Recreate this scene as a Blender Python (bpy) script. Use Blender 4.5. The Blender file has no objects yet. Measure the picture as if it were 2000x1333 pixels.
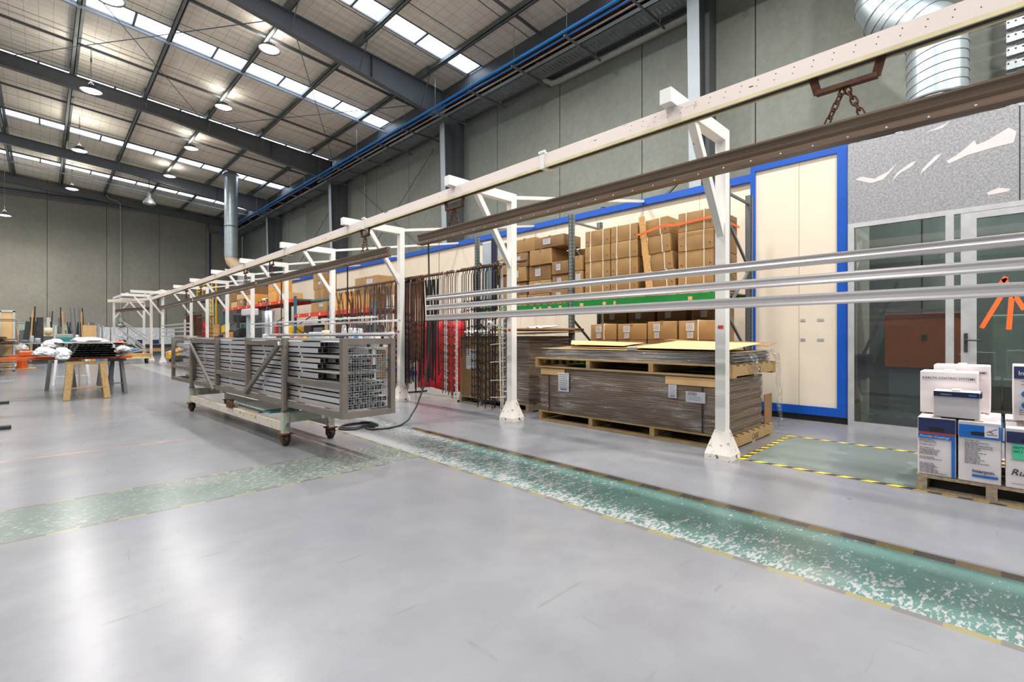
EXPO = 0.19
LAMP_W = 150
UP_W = 20
SKY_E = 5
import bpy, math, random
from mathutils import Matrix, Vector
random.seed(7)
S = bpy.context.scene
COL = S.collection
PI = math.pi
# ------------------------------------------------------------------ camera
YAW = math.atan(915 / 935)
cam_d = bpy.data.cameras.new('camera'); cam = bpy.data.objects.new('camera', cam_d); COL.objects.link(cam)
cam_d.sensor_width = 36; cam_d.lens = 935 * 36 / 2000; cam_d.clip_start = 0.05; cam_d.clip_end = 200
cam_d.shift_y = -(666.5 - 658) / 2000
cam.location = (0, 0, 1.2); cam.rotation_euler = (PI / 2, 0, -YAW)
S.camera = cam
# ------------------------------------------------------------------ world, view
w = bpy.data.worlds.new('world'); S.world = w; w.use_nodes = True
w.node_tree.nodes['Background'].inputs[0].default_value = (.75, .85, 1, 1)
w.node_tree.nodes['Background'].inputs[1].default_value = .3
S.view_settings.view_transform = 'Standard'; S.view_settings.look = 'None'
S.view_settings.exposure = EXPO; S.view_settings.gamma = 1
S.cycles.use_denoising = True
S.cycles.max_bounces = 8; S.cycles.diffuse_bounces = 5; S.cycles.glossy_bounces = 4
S.cycles.transparent_max_bounces = 12; S.cycles.transmission_bounces = 4
S.cycles.sample_clamp_indirect = 8; S.cycles.caustics_reflective = False; S.cycles.caustics_refractive = False
S.cycles.blur_glossy = 1.0
# large lights: the hall's LED high-bays (one area light in the mouth of each fitting) are made here
LAMPS = [(5.45, y, 9.2) for y in (-10, -5.5, -1, 3.5, 8)] + [(4.57, y, 9.35) for y in (14.5, 19.3, 24.5, 29.5)] + \
        [(1.05, y, 8.8) for y in (-8, -2.5, 3, 8.6, 14, 19.66, 26.3, 33.4)] + \
        [(-1.4, 35.0, 7.3)] + [(-4.5, y, 9.2) for y in (-8, -2, 4, 10, 16, 22, 28, 34)] + [(-9.0, y, 9.2) for y in (-5, 3, 11, 19, 27)] + [(8.3, y, 8.9) for y in (-9,)]  # rows at far left are unseen, added to brighten faces on the right
for i, (x, y, z) in enumerate(LAMPS):
    d = bpy.data.lights.new('high_bay_light', 'AREA'); d.shape = 'DISK'; d.size = .5 if x < 5 else .3; d.energy = LAMP_W * (2.1 if x > 5 else 1)
    d.color = (1, .965, .91); d.spread = math.radians(160)
    o = bpy.data.objects.new('high_bay_light', d); o.location = (x, y, z - .03); COL.objects.link(o)
    d = bpy.data.lights.new('roof_fill_light', 'AREA'); d.shape = 'DISK'; d.size = .5; d.energy = UP_W * (.45 if x > 4 else 1)  # added upward fill above each lamp, brightens the roof
    d.color = (1, .95, .87); o = bpy.data.objects.new('roof_fill_light', d); o.location = (x, y, z + .2); o.rotation_euler = (PI, 0, 0); COL.objects.link(o)

# ------------------------------------------------------------------ materials
def lin(h):
    h = h.lstrip('#'); c = [int(h[i:i + 2], 16) / 255 for i in (0, 2, 4)]
    return tuple(((v + .055) / 1.055) ** 2.4 if v > .04045 else v / 12.92 for v in c) + (1,)
class N:
    def __init__(s, name):
        s.m = bpy.data.materials.new(name); s.m.use_nodes = True; s.t = s.m.node_tree
        s.b = s.t.nodes['Principled BSDF']; s.out = s.t.nodes['Material Output']
    def n(s, typ, **k):
        x = s.t.nodes.new(typ)
        for a, v in k.items():
            if a.startswith('i_'):
                key = a[2:]; key = int(key) if key.isdigit() else key.replace('_', ' ')
                x.inputs[key].default_value = v
            else: setattr(x, a, v)
        return x
    def l(s, a, b): s.t.links.new(a, b)
    def obj(s, scale=(1, 1, 1), kind='Object'):
        tc = s.n('ShaderNodeTexCoord'); mp = s.n('ShaderNodeMapping'); mp.inputs['Scale'].default_value = scale
        s.l(tc.outputs[kind], mp.inputs[0]); return mp.outputs[0]
    def noise(s, vec, scale, detail=3, rough=.5):
        x = s.n('ShaderNodeTexNoise', i_Scale=scale, i_Detail=detail, i_Roughness=rough)
        if vec is not None: s.l(vec, x.inputs['Vector'])
        return x.outputs['Fac']
    def ramp(s, fac, stops):
        r = s.n('ShaderNodeValToRGB'); s.l(fac, r.inputs[0]); e = r.color_ramp.elements
        while len(e) > 1: e.remove(e[0])
        e[0].position = stops[0][0]; e[0].color = stops[0][1]
        for p, c in stops[1:]:
            q = e.new(p); q.color = c
        return r.outputs[0]
    def mix(s, f, a, b, blend='MIX'):
        x = s.n('ShaderNodeMix', data_type='RGBA', blend_type=blend)
        for sock, v in ((x.inputs[0], f), (x.inputs[6], a), (x.inputs[7], b)):
            if hasattr(v, 'is_linked') or isinstance(v, bpy.types.NodeSocket): s.l(v, sock)
            else: sock.default_value = v
        return x.outputs[2]
    def math(s, op, a, b=0.0):
        x = s.n('ShaderNodeMath', operation=op)
        for sock, v in ((x.inputs[0], a), (x.inputs[1], b)):
            if isinstance(v, bpy.types.NodeSocket): s.l(v, sock)
            else: sock.default_value = v
        return x.outputs[0]
    def bump(s, h, st=.2, dist=.01):
        b = s.n('ShaderNodeBump', i_Strength=st, i_Distance=dist); s.l(h, b.inputs['Height']); s.l(b.outputs[0], s.b.inputs['Normal'])
    def set(s, **k):
        for a, v in k.items():
            key = a.replace('_', ' ')
            if isinstance(v, bpy.types.NodeSocket): s.l(v, s.b.inputs[key])
            else: s.b.inputs[key].default_value = v
        return s.m
G = lambda v: (v, v, v, 1)
def plain(name, hexc, rough=.5, metal=0, var=.12, scale=6, bump=0, stretch=(1, 1, 1), coat=0):
    n = N(name); c = lin(hexc); v = n.obj(stretch); f = n.noise(v, scale, 3)
    d = tuple(x * (1 - var) for x in c[:3]) + (1,); e = tuple(min(1, x * (1 + var)) for x in c[:3]) + (1,)
    n.set(Base_Color=n.ramp(f, [(.3, d), (.7, e)]), Roughness=rough, Metallic=metal)
    if coat: n.set(Coat_Weight=coat, Coat_Roughness=.1)
    if bump: n.bump(f, bump, .01)
    return n.m
def chipped(name, hexc, chip, amt=.62, rough=.4, scale=14):
    n = N(name); v = n.obj(); f = n.noise(v, scale, 6, .65); g = n.noise(v, 1.5, 2)
    a = n.ramp(g, [(.3, tuple(x * .9 for x in lin(hexc)[:3]) + (1,)), (.7, lin(hexc))])
    n.set(Base_Color=n.mix(n.ramp(f, [(amt, G(0)), (amt + .02, G(1))]), a, lin(chip)), Roughness=rough)
    return n.m
M = {}
M['white_paint'] = chipped('white_paint', '#EDEBE6', '#6b5a4c', .70, .35, 18)
M['white_base'] = chipped('worn_white_paint', '#E0DAD2', '#5a463a', .60, .45, 22)
M['white'] = plain('white_plastic', '#D0D0D2', .45, 0, .03)
M['steel_dark'] = plain('dark_grey_painted_steel', '#5F6468', .5, 0, .06, 2)
M['steel_blue'] = plain('light_grey_painted_steel', '#A9B4BC', .45, 0, .05, 2)
M['purlin'] = plain('galvanised_purlin_steel', '#757C7C', .5, .3, .12, 3)
M['galv'] = plain('galvanised_steel', '#B4BABD', .36, .75, .14, 30)
M['duct'] = plain('spiral_duct_steel', '#AEB9BE', .38, .6, .05, 4)
M['alu'] = plain('brushed_aluminium', '#D8D3D6', .3, .85, .04, 5, 0, (1, .05, 1))
M['alu_b'] = plain('satin_aluminium', '#CFD0D4', .32, .6, .08, 3, 0, (1, .05, 1))
M['alu_c'] = plain('mill_aluminium', '#C2BCB8', .38, .5, .12, 2, 0, (1, .05, 1))
M['alu_frame'] = plain('aluminium_door_frame', '#C9CACD', .38, .6, .08, 8)
M['brown_steel'] = plain('brown_oxidised_steel', '#6A584A', .4, .3, .2, 3, 0, (6, .4, 6))
M['rust'] = plain('rusted_steel', '#5A3A2A', .75, .3, .35, 18)
M['rust_light'] = plain('rust_brown_painted_rod', '#6A4432', .6, .2, .35, 20)
M['black'] = plain('black_coated_steel', '#222224', .45, .2, .2)
M['rubber'] = plain('black_rubber', '#1c1c1d', .6)
M['blackp'] = plain('black_plastic', '#2a2a2c', .5)
M['yellow'] = plain('yellow_paint', '#E8B81C', .45)
M['orange'] = plain('orange_paint', '#C4561A', .5, 0, .1)
M['red'] = plain('red_paint', '#D23A22', .5, 0, .1)
M['redcloth'] = plain('red_cloth', '#D3151F', .8, 0, .2, 12)
M['blue_rack'] = plain('blue_green_rack_paint', '#2E6E86', .5)
M['green'] = plain('green_rack_paint', '#0F7A35', .45, 0, .12, 3)
M['blue'] = plain('blue_painted_trim', '#0A4FB0', .35, 0, .05, 2)
M['bluepipe'] = plain('blue_air_pipe', '#1E86DC', .4, 0, .05)
M['booth'] = plain('cream_insulated_panel', '#DDD0BE', .4, 0, .03, .8)
M['cream'] = plain('cream_board', '#EEC78A', .5, 0, .04, 2)
M['teal'] = plain('teal_plastic', '#1E7F86', .5)
M['pale'] = plain('pale_green_plastic', '#98A596', .5)
M['paper'] = plain('white_paper', '#C6C7CC', .7, 0, .03, 20)
M['tape_o'] = plain('orange_strap', '#E8682A', .5)
M['strap_w'] = plain('white_strap', '#E4DED2', .5)
M['tape_b'] = plain('brown_packing_tape', '#8C6E4C', .35)
M['wood'] = plain('pale_timber', '#A08458', .75, 0, .25, 5, .2, (8, 1, 8))
M['wood2'] = plain('raw_plank', '#C79A5E', .75, 0, .2, 5, .2, (1, 8, 8))
M['wood_old'] = plain('weathered_timber', '#A08F78', .85, 0, .3, 5, .3, (1, 6, 6))
M['ply'] = plain('brown_ply', '#7A3F16', .7, 0, .3, 2)
M['card'] = plain('brown_cardboard', '#9E7B4D', .75, 0, .14, 2.5, .15)
M['card2'] = plain('light_cardboard', '#CDA876', .75, 0, .08, 3)
M['card_gold'] = plain('golden_cardboard', '#D89A4A', .7, 0, .08, 3)
M['card_dark'] = plain('dull_cardboard', '#866743', .8, 0, .12, 3)
M['navy'] = plain('navy_print', '#23305E', .5, 0, .06)
M['cobalt'] = plain('cobalt_print', '#0E6BC0', .45, 0, .06)
M['redprint'] = plain('red_print', '#C93A33', .5)
M['cartonw'] = plain('white_carton', '#DDD5D6', .6, 0, .08, 4, .1)
M['ink'] = plain('grey_ink', '#6A6A78', .7)
M['ink_d'] = plain('dark_ink', '#23233a', .7)
M['greenlab'] = plain('green_sticker', '#4FC79A', .6)
M['pvc'] = plain('grey_pvc_pipe', '#A8A8A0', .4)
M['whitemetal_cream'] = chipped('cream_chipped_trolley_paint', '#D5CBBB', '#8a5a3c', .60, .45, 16)
M['sage'] = chipped('pale_green_trolley_paint', '#AFB7A6', '#7a5a44', .68, .45, 14)
M['cage'] = plain('grey_brown_steel_frame', '#837B74', .42, .55, .12, 5)
M['tube'] = plain('beige_flex_duct', '#C9B393', .5)

def fn_floor():
    n = N('polished_concrete_with_worn_green_paint')
    tc = n.n('ShaderNodeTexCoord'); P = tc.outputs['Object']; sx = n.n('ShaderNodeSeparateXYZ'); n.l(P, sx.inputs[0])
    X, Y = sx.outputs[0], sx.outputs[1]
    n1 = n.noise(P, .55, 4, .6); n2 = n.noise(P, 3.0, 5, .6)
    base = n.ramp(n1, [(.3, lin('#6E7074')), (.5, lin('#77787D')), (.7, lin('#808286'))])
    base = n.mix(n.math('MULTIPLY', n.ramp(n2, [(.35, G(1)), (.6, G(0))]), .35), base, lin('#67676c'))
    n3 = n.noise(P, 14, 2); base = n.mix(n.ramp(n3, [(.74, G(0)), (.78, G(.5))]), base, lin('#6c6862'))
    n5 = n.noise(P, .35, 3, .6); base = n.mix(n.ramp(n5, [(.5, G(0)), (.75, G(.35))]), base, lin('#676A80'))
    def band(v, a, b, e=.01):
        return n.math('MULTIPLY', n.math('GREATER_THAN', v, a), n.math('LESS_THAN', v, b))
    # wobble edges
    wob = n.math('MULTIPLY', n.math('SUBTRACT', n.noise(P, 9, 2), .5), .03)
    Xw = n.math('ADD', X, wob); Yw = n.math('ADD', Y, wob)
    s1 = n.math('MULTIPLY', band(Xw, 2.68, 3.47), n.math('LESS_THAN', Y, 27.5))
    s2 = n.math('MULTIPLY', band(Yw, 4.05, 4.80), n.math('LESS_THAN', X, 2.70))
    # chips in the paint: streaky flakes
    mp = n.n('ShaderNodeMapping'); mp.inputs['Rotation'].default_value = (0, 0, .5); mp.inputs['Scale'].default_value = (1.0, 2.4, 1); n.l(P, mp.inputs[0])
    ch = n.math('ADD', n.math('MULTIPLY', n.noise(mp.outputs[0], 24, 3, .6), .6), n.math('MULTIPLY', n.noise(mp.outputs[0], 7, 3, .6), .4))
    wear = n.noise(P, .9, 2)
    mp2 = n.n('ShaderNodeMapping'); mp2.inputs['Rotation'].default_value = (0, 0, -.9); mp2.inputs['Scale'].default_value = (1.0, 3.2, 1); n.l(P, mp2.inputs[0])
    far = n.n('ShaderNodeMapRange'); n.l(Y, far.inputs[0]); far.inputs[1].default_value = 1.5; far.inputs[2].default_value = 6.5; far.inputs[3].default_value = 0; far.inputs[4].default_value = .16; far.clamp = True
    edge = n.n('ShaderNodeMapRange'); n.l(X, edge.inputs[0]); edge.inputs[1].default_value = 2.68; edge.inputs[2].default_value = 3.3; edge.inputs[3].default_value = .06; edge.inputs[4].default_value = -.06
    t1 = n.math('ADD', n.math('ADD', ch, far.outputs[0]), n.math('ADD', edge.outputs[0], n.math('MULTIPLY', n.math('SUBTRACT', wear, .5), .25)))
    keep1 = n.ramp(t1, [(.53, G(1)), (.57, G(0))])
    t2 = n.math('ADD', ch, n.math('MULTIPLY', n.math('SUBTRACT', wear, .5), .3))
    nearx = n.n('ShaderNodeMapRange'); n.l(X, nearx.inputs[0]); nearx.inputs[1].default_value = .6; nearx.inputs[2].default_value = 2.4; nearx.inputs[3].default_value = -.03; nearx.inputs[4].default_value = .05
    keep2 = n.ramp(n.math('ADD', n.math('ADD', n.noise(mp2.outputs[0], 20, 3, .6), n.math('MULTIPLY', n.math('SUBTRACT', wear, .5), .2)), nearx.outputs[0]), [(.575, G(1)), (.6, G(0))])
    gcol = n.ramp(n2, [(.3, lin('#46605A')), (.7, lin('#577570'))])
    gcol2 = n.ramp(n2, [(.3, lin('#5C6762')), (.7, lin('#68736D'))])
    worn = lin('#949698')
    base = n.mix(s1, base, n.mix(keep1, worn, gcol))
    base = n.mix(s2, base, n.mix(keep2, worn, gcol2))
    # worn hazard edging
    dash = n.math('GREATER_THAN', n.math('SINE', n.math('MULTIPLY', Y, 2 * PI / .34)), 0)
    dashx = n.math('GREATER_THAN', n.math('SINE', n.math('MULTIPLY', X, 2 * PI / .34)), .2)
    keep3 = n.ramp(ch, [(.56, G(1)), (.62, G(0))])
    e1 = n.math('MULTIPLY', n.math('MULTIPLY', band(X, 2.66, 2.705), n.math('LESS_THAN', Y, 14)), 1.0)
    e2 = n.math('MULTIPLY', band(X, 3.42, 3.50), n.math('LESS_THAN', Y, 5.4))
    e3 = n.math('MULTIPLY', n.math('ADD', band(Y, 4.03, 4.06), band(Y, 4.785, 4.81)), n.math('LESS_THAN', X, 2.3))
    hz = n.mix(dash, lin('#6A6764'), lin('#817A58')); hz2 = n.mix(dash, lin('#4A4238'), lin('#6A5C38')); hz3 = n.mix(dashx, lin('#625d58'), lin('#857C54'))
    base = n.mix(e1, base, hz); base = n.mix(n.math('MULTIPLY', e2, n.ramp(ch, [(.6, G(1)), (.66, G(0))])), base, hz2)
    base = n.mix(n.math('MULTIPLY', e3, keep3), base, hz3)
    # grey sweep band joint beyond the table and faint orange chalk line
    l1 = n.math('MULTIPLY', band(Yw, 6.67, 6.70), n.math('LESS_THAN', X, 1.2))
    base = n.mix(n.math('MULTIPLY', l1, n.ramp(n2, [(.4, G(.1)), (.6, G(.8))])), base, lin('#D98A6A'))
    def scuff(rot, sc, scale, a, b, amt, col):
        m_ = n.n('ShaderNodeMapping'); m_.inputs['Rotation'].default_value = (0, 0, rot); m_.inputs['Scale'].default_value = sc; n.l(P, m_.inputs[0])
        return n.mix(n.math('MULTIPLY', n.ramp(n.noise(m_.outputs[0], scale, 3, .6), [(a, G(0)), (b, G(1))]), amt), base, col)
    base = scuff(.7, (.8, 7, 1), 2.3, .66, .72, .28, lin('#55534f')); base = scuff(-.5, (6, .7, 1), 2.9, .68, .73, .25, lin('#55534f'))
    base = scuff(.2, (1, 1.6, 1), .9, .55, .75, .35, lin('#8D8A86'))
    vo = n.n('ShaderNodeTexVoronoi', i_Scale=1.35); n.l(P, vo.inputs['Vector'])
    sz = n.math('MULTIPLY', n.math('POWER', n.noise(P, 1.9, 1), 3.0), .16)
    base = n.mix(n.math('MULTIPLY', n.math('LESS_THAN', vo.outputs['Distance'], sz), .6), base, lin('#4d463c'))
    sc = n.noise(P, 1.3, 2, .5)
    rough = n.ramp(sc, [(.3, G(.2)), (.7, G(.34))])
    rr = n.n('ShaderNodeSeparateColor'); n.l(rough, rr.inputs[0])
    n.set(Base_Color=base, Roughness=.235, Specular_IOR_Level=.36)
    return n.m
M['floor'] = fn_floor()

def fn_concrete(name, a, b):
    n = N(name); P = n.obj((1, 1, 1), 'Object'); f = n.noise(P, .5, 5, .65); g = n.noise(P, 7, 4, .7)
    c = n.ramp(f, [(.25, lin(a)), (.75, lin(b))])
    c = n.mix(n.math('MULTIPLY', n.ramp(g, [(.4, G(1)), (.65, G(0))]), .3), c, tuple(x * .75 for x in lin(a)[:3]) + (1,))
    v = n.n('ShaderNodeMapping'); v.inputs['Scale'].default_value = (3, 3, .25); tc = n.n('ShaderNodeTexCoord'); n.l(tc.outputs['Object'], v.inputs[0])
    st = n.noise(v.outputs[0], 2.2, 4, .6)
    c = n.mix(n.math('MULTIPLY', n.ramp(st, [(.45, G(0)), (.7, G(1))]), .09), c, lin('#9A9C94'))
    n.set(Base_Color=c, Roughness=.8); n.bump(g, .12, .01); return n.m
M['concrete'] = fn_concrete('tilt_panel_concrete', '#7E837B', '#949991')
M['concrete2'] = fn_concrete('end_wall_concrete', '#848075', '#989588')

def fn_roof():
    n = N('cream_roof_blanket_with_wire_mesh'); tc = n.n('ShaderNodeTexCoord'); P = tc.outputs['Object']
    sx = n.n('ShaderNodeSeparateXYZ'); n.l(P, sx.inputs[0]); X, Y = sx.outputs[0], sx.outputs[1]
    w1 = n.math('MULTIPLY', n.math('SUBTRACT', n.noise(P, 1.5, 2), .5), .06)
    def lines(v, per, wd):
        return n.math('LESS_THAN', n.math('FRACT', n.math('DIVIDE', n.math('ADD', n.math('ADD', v, w1), 100), per)), wd)
    m = n.math('MAXIMUM', lines(X, .3, .04), lines(Y, .3, .04))
    lap = lines(Y, 1.4, .03)
    f = n.noise(P, 2.2, 4, .6)
    c = n.ramp(f, [(.3, lin('#EAE3D4')), (.7, lin('#F4EEE0'))])
    c = n.mix(n.math('MULTIPLY', m, .42), c, lin('#6E6656')); c = n.mix(n.math('MULTIPLY', lap, .8), c, lin('#4A4640'))
    wv = n.math('SINE', n.math('MULTIPLY', Y, 2 * PI / .3)); 
    n.set(Base_Color=c, Roughness=.75); n.bump(n.math('ADD', n.math('MULTIPLY', wv, .6), f), .35, .05); return n.m
M['roof'] = fn_roof()
def fn_sky():
    n = N('translucent_skylight_sheet'); tc = n.n('ShaderNodeTexCoord'); sx = n.n('ShaderNodeSeparateXYZ'); n.l(tc.outputs['Object'], sx.inputs[0])
    wv = n.math('SINE', n.math('MULTIPLY', sx.outputs[1], 2 * PI / .15)); f = n.noise(tc.outputs['Object'], 1.1, 4)
    s = n.math('MULTIPLY', n.math('ADD', 1.0, n.math('MULTIPLY', wv, .14)), n.math('ADD', .6, n.math('MULTIPLY', f, .8)))
    e = n.n('ShaderNodeEmission'); e.inputs[0].default_value = lin('#DCE9FF'); n.l(n.math('MULTIPLY', s, SKY_E), e.inputs[1])
    n.l(e.outputs[0], n.out.inputs[0]); return n.m
M['sky'] = fn_sky()
def fn_emit(name, col, st):
    n = N(name); e = n.n('ShaderNodeEmission'); e.inputs[0].default_value = lin(col); e.inputs[1].default_value = st; n.l(e.outputs[0], n.out.inputs[0]); return n.m
M['lamp'] = fn_emit('lit_led_lens', '#FFFAF0', 45)
def fn_glass(name, tint, dark):
    n = N(name); t = n.n('ShaderNodeBsdfTransparent'); t.inputs[0].default_value = lin(tint)
    g = n.n('ShaderNodeBsdfGlossy'); g.inputs['Roughness'].default_value = .02; g.inputs['Color'].default_value = G(.9)
    fr = n.n('ShaderNodeFresnel'); fr.inputs[0].default_value = 1.52
    mx = n.n('ShaderNodeMixShader'); n.l(n.math('ADD', n.math('MULTIPLY', fr.outputs[0], dark), .03), mx.inputs[0]); n.l(t.outputs[0], mx.inputs[1]); n.l(g.outputs[0], mx.inputs[2]); n.l(mx.outputs[0], n.out.inputs[0]); return n.m
M['glass'] = fn_glass('grey_tinted_glass', '#BFC9CA', 1.5)
def fn_film():
    n = N('clear_stretch_film'); t = n.n('ShaderNodeBsdfTransparent'); t.inputs[0].default_value = G(.93)
    g = n.n('ShaderNodeBsdfGlossy'); g.inputs['Roughness'].default_value = .12
    tc = n.n('ShaderNodeTexCoord'); mp = n.n('ShaderNodeMapping'); mp.inputs['Rotation'].default_value = (.22, 0, 0); mp.inputs['Scale'].default_value = (1.4, 1.1, 13); n.l(tc.outputs['Object'], mp.inputs[0]); v = mp.outputs[0]; f = n.noise(v, 2.6, 6, .68)
    bp = n.n('ShaderNodeBump', i_Strength=.9, i_Distance=.03); n.l(f, bp.inputs['Height']); n.l(bp.outputs[0], g.inputs['Normal'])
    s = n.n('ShaderNodeSeparateColor'); n.l(n.ramp(f, [(.49, G(.04)), (.64, G(.45))]), s.inputs[0])
    mx = n.n('ShaderNodeMixShader'); n.l(s.outputs[0], mx.inputs[0]); n.l(t.outputs[0], mx.inputs[1]); n.l(g.outputs[0], mx.inputs[2]); n.l(mx.outputs[0], n.out.inputs[0]); return n.m
M['film'] = fn_film()
def fn_layers():
    n = N('stacked_board_edges'); v = n.obj((.6, .6, 30)); f = n.noise(v, 2.2, 3, .6)
    n.set(Base_Color=n.ramp(f, [(.35, lin('#6B5643')), (.5, lin('#796450')), (.7, lin('#826D58'))]), Roughness=.55); n.bump(f, .3, .01); return n.m
M['layers'] = fn_layers()
def fn_layers2():
    n = N('film_wrapped_sheet_edges'); v = n.obj((.6, .6, 40)); f = n.noise(v, 2.2, 3, .6)
    n.set(Base_Color=n.ramp(f, [(.35, lin('#77777a')), (.65, lin('#a9a7a5'))]), Roughness=.25, Metallic=.4); n.bump(f, .6, .02); return n.m
M['sheets'] = fn_layers2()
def fn_speckle():
    n = N('spangled_galvanised_sheet'); P = n.obj(); f = n.noise(P, 45, 2, .8); g = n.noise(P, 1.2, 3)
    a = n.ramp(f, [(.35, lin('#85868A')), (.65, lin('#A9A9AE'))])
    sm = n.ramp(g, [(.64, G(0)), (.68, G(.0))])
    n.set(Base_Color=n.mix(sm, a, lin('#CFC8C9')), Roughness=.42, Metallic=.35); return n.m
M['spangle'] = fn_speckle()
def fn_stripe(name, a, b, per):
    n = N(name); tc = n.n('ShaderNodeTexCoord'); sx = n.n('ShaderNodeSeparateXYZ'); n.l(tc.outputs['Object'], sx.inputs[0])
    k = n.math('GREATER_THAN', n.math('SINE', n.math('MULTIPLY', n.math('ADD', sx.outputs[0], n.math('MULTIPLY', sx.outputs[1], 1.0)), 2 * PI / per)), 0)
    n.set(Base_Color=n.mix(k, lin(a), lin(b)), Roughness=.45); return n.m
M['hazard'] = fn_stripe('yellow_and_black_hazard_tape', '#3A362A', '#E3C52A', .17)
def fn_greenfloor():
    n = N('grey_green_floor_paint'); P = n.obj(); f = n.noise(P, 1.1, 3); g = n.noise(P, 1.7, 1)
    c = n.ramp(f, [(.35, lin('#626E6B')), (.6, lin('#73817D'))]); c = n.mix(n.math('GREATER_THAN', g, .52), c, lin('#666F6C'))
    n.set(Base_Color=c, Roughness=.35); return n.m
M['greenfloor'] = fn_greenfloor()

# ------------------------------------------------------------------ mesh helpers
MAT = {}
def mw(o): return MAT.get(o.name, Matrix.Identity(4))
class MB:
    def __init__(s): s.v = []; s.f = []; s.mi = []; s.sm = []
    def add(s, vs, fs, m=0, smooth=False):
        b = len(s.v); s.v += [Vector(v) for v in vs]; s.f += [[i + b for i in f] for f in fs]; s.mi += [m] * len(fs); s.sm += [smooth] * len(fs); return s
    def box(s, x0, y0, z0, x1, y1, z1, m=0):
        x0, x1 = min(x0, x1), max(x0, x1); y0, y1 = min(y0, y1), max(y0, y1); z0, z1 = min(z0, z1), max(z0, z1)
        return s.add([(x0, y0, z0), (x1, y0, z0), (x1, y1, z0), (x0, y1, z0), (x0, y0, z1), (x1, y0, z1), (x1, y1, z1), (x0, y1, z1)],
                     [(0, 3, 2, 1), (4, 5, 6, 7), (0, 1, 5, 4), (1, 2, 6, 5), (2, 3, 7, 6), (3, 0, 4, 7)], m)
    def rbox(s, x0, y0, z0, x1, y1, z1, r=.01, bulge=0, m=0):
        # chamfered box whose sides may bulge a little
        import itertools
        cx, cy, cz = (x0 + x1) / 2, (y0 + y1) / 2, (z0 + z1) / 2; hx, hy, hz = abs(x1 - x0) / 2, abs(y1 - y0) / 2, abs(z1 - z0) / 2
        def face(ax, sg):
            a, b = [(1, 2), (2, 0), (0, 1)][ax]; H = [hx, hy, hz]; n = 4 if bulge else 1; vs = []; fs = []
            for i in range(n + 1):
                for j in range(n + 1):
                    p = [0, 0, 0]; u = -1 + 2 * i / n; w_ = -1 + 2 * j / n
                    p[a] = u * (H[a] - r); p[b] = w_ * (H[b] - r); p[ax] = sg * (H[ax] + bulge * (1 - u * u) * (1 - w_ * w_))
                    vs.append((p[0] + cx, p[1] + cy, p[2] + cz))
            for i in range(n):
                for j in range(n):
                    q = (i * (n + 1) + j, (i + 1) * (n + 1) + j, (i + 1) * (n + 1) + j + 1, i * (n + 1) + j + 1)
                    fs.append(q if sg > 0 else q[::-1])
            s.add(vs, fs, m, bool(bulge))
        for ax in range(3):
            for sg in (1, -1): face(ax, sg)
        H = [hx, hy, hz]; C_ = [cx, cy, cz]
        for ax in range(3):
            a, b = [(1, 2), (2, 0), (0, 1)][ax]
            for sa in (-1, 1):
                for sb in (-1, 1):
                    vs = []
                    for t in (-1, 1):
                        for k in (0, 1):
                            p = [0, 0, 0]; p[ax] = t * (H[ax] - r); p[a] = sa * (H[a] - (0 if k == 0 else r)); p[b] = sb * (H[b] - (r if k == 0 else 0))
                            vs.append((p[0] + cx, p[1] + cy, p[2] + cz))
                    s.add(vs, [(0, 1, 3, 2)], m)
        for sx in (-1, 1):
            for sy in (-1, 1):
                for sz in (-1, 1):
                    s.add([(cx + sx * hx, cy + sy * (hy - r), cz + sz * (hz - r)), (cx + sx * (hx - r), cy + sy * hy, cz + sz * (hz - r)), (cx + sx * (hx - r), cy + sy * (hy - r), cz + sz * hz)], [(0, 1, 2)], m)
        return s
    def bar(s, p, q, w, h=None, up=(0, 0, 1), m=0):
        h = w if h is None else h; p = Vector(p); q = Vector(q); d = (q - p).normalized(); u = Vector(up)
        if abs(d.dot(u)) > .98: u = Vector((0, 1, 0))
        sd = d.cross(u).normalized(); u = sd.cross(d).normalized(); vs = []
        for e in (p, q):
            for a, b in ((-1, -1), (1, -1), (1, 1), (-1, 1)): vs.append(e + sd * a * w / 2 + u * b * h / 2)
        return s.add(vs, [(0, 1, 2, 3), (7, 6, 5, 4), (0, 4, 5, 1), (1, 5, 6, 2), (2, 6, 7, 3), (3, 7, 4, 0)], m)
    def tube(s, pts, r, n=8, m=0, cap=True, closed=False):
        pts = [Vector(p) for p in pts]; vs = []; fs = []; up = Vector((0, 0, 1)); prev = None; L_ = len(pts)
        for i, p in enumerate(pts):
            a = pts[(i - 1) % L_] if (i or closed) else p; b = pts[(i + 1) % L_] if (i < L_ - 1 or closed) else p
            d = (b - a).normalized()
            if prev is None:
                u = up if abs(d.z) < .9 else Vector((1, 0, 0))
            else: u = prev
            sd = d.cross(u).normalized(); u = sd.cross(d).normalized(); prev = u
            rr = r[i] if isinstance(r, (list, tuple)) else r
            for k in range(n):
                t = 2 * PI * k / n; vs.append(p + (sd * math.cos(t) + u * math.sin(t)) * rr)
        rng = L_ if closed else L_ - 1
        for i in range(rng):
            for k in range(n):
                j = (i + 1) % L_; fs.append((i * n + k, i * n + (k + 1) % n, j * n + (k + 1) % n, j * n + k))
        s.add(vs, fs, m, n > 5)
        if cap and not closed: s.add(vs[:n], [tuple(range(n))[::-1]], m); s.add(vs[-n:], [tuple(range(n))], m)
        return s
    def cyl(s, p, q, r0, r1=None, n=16, m=0):
        return s.tube([p, q], [r0, r0 if r1 is None else r1], n, m)
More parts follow.
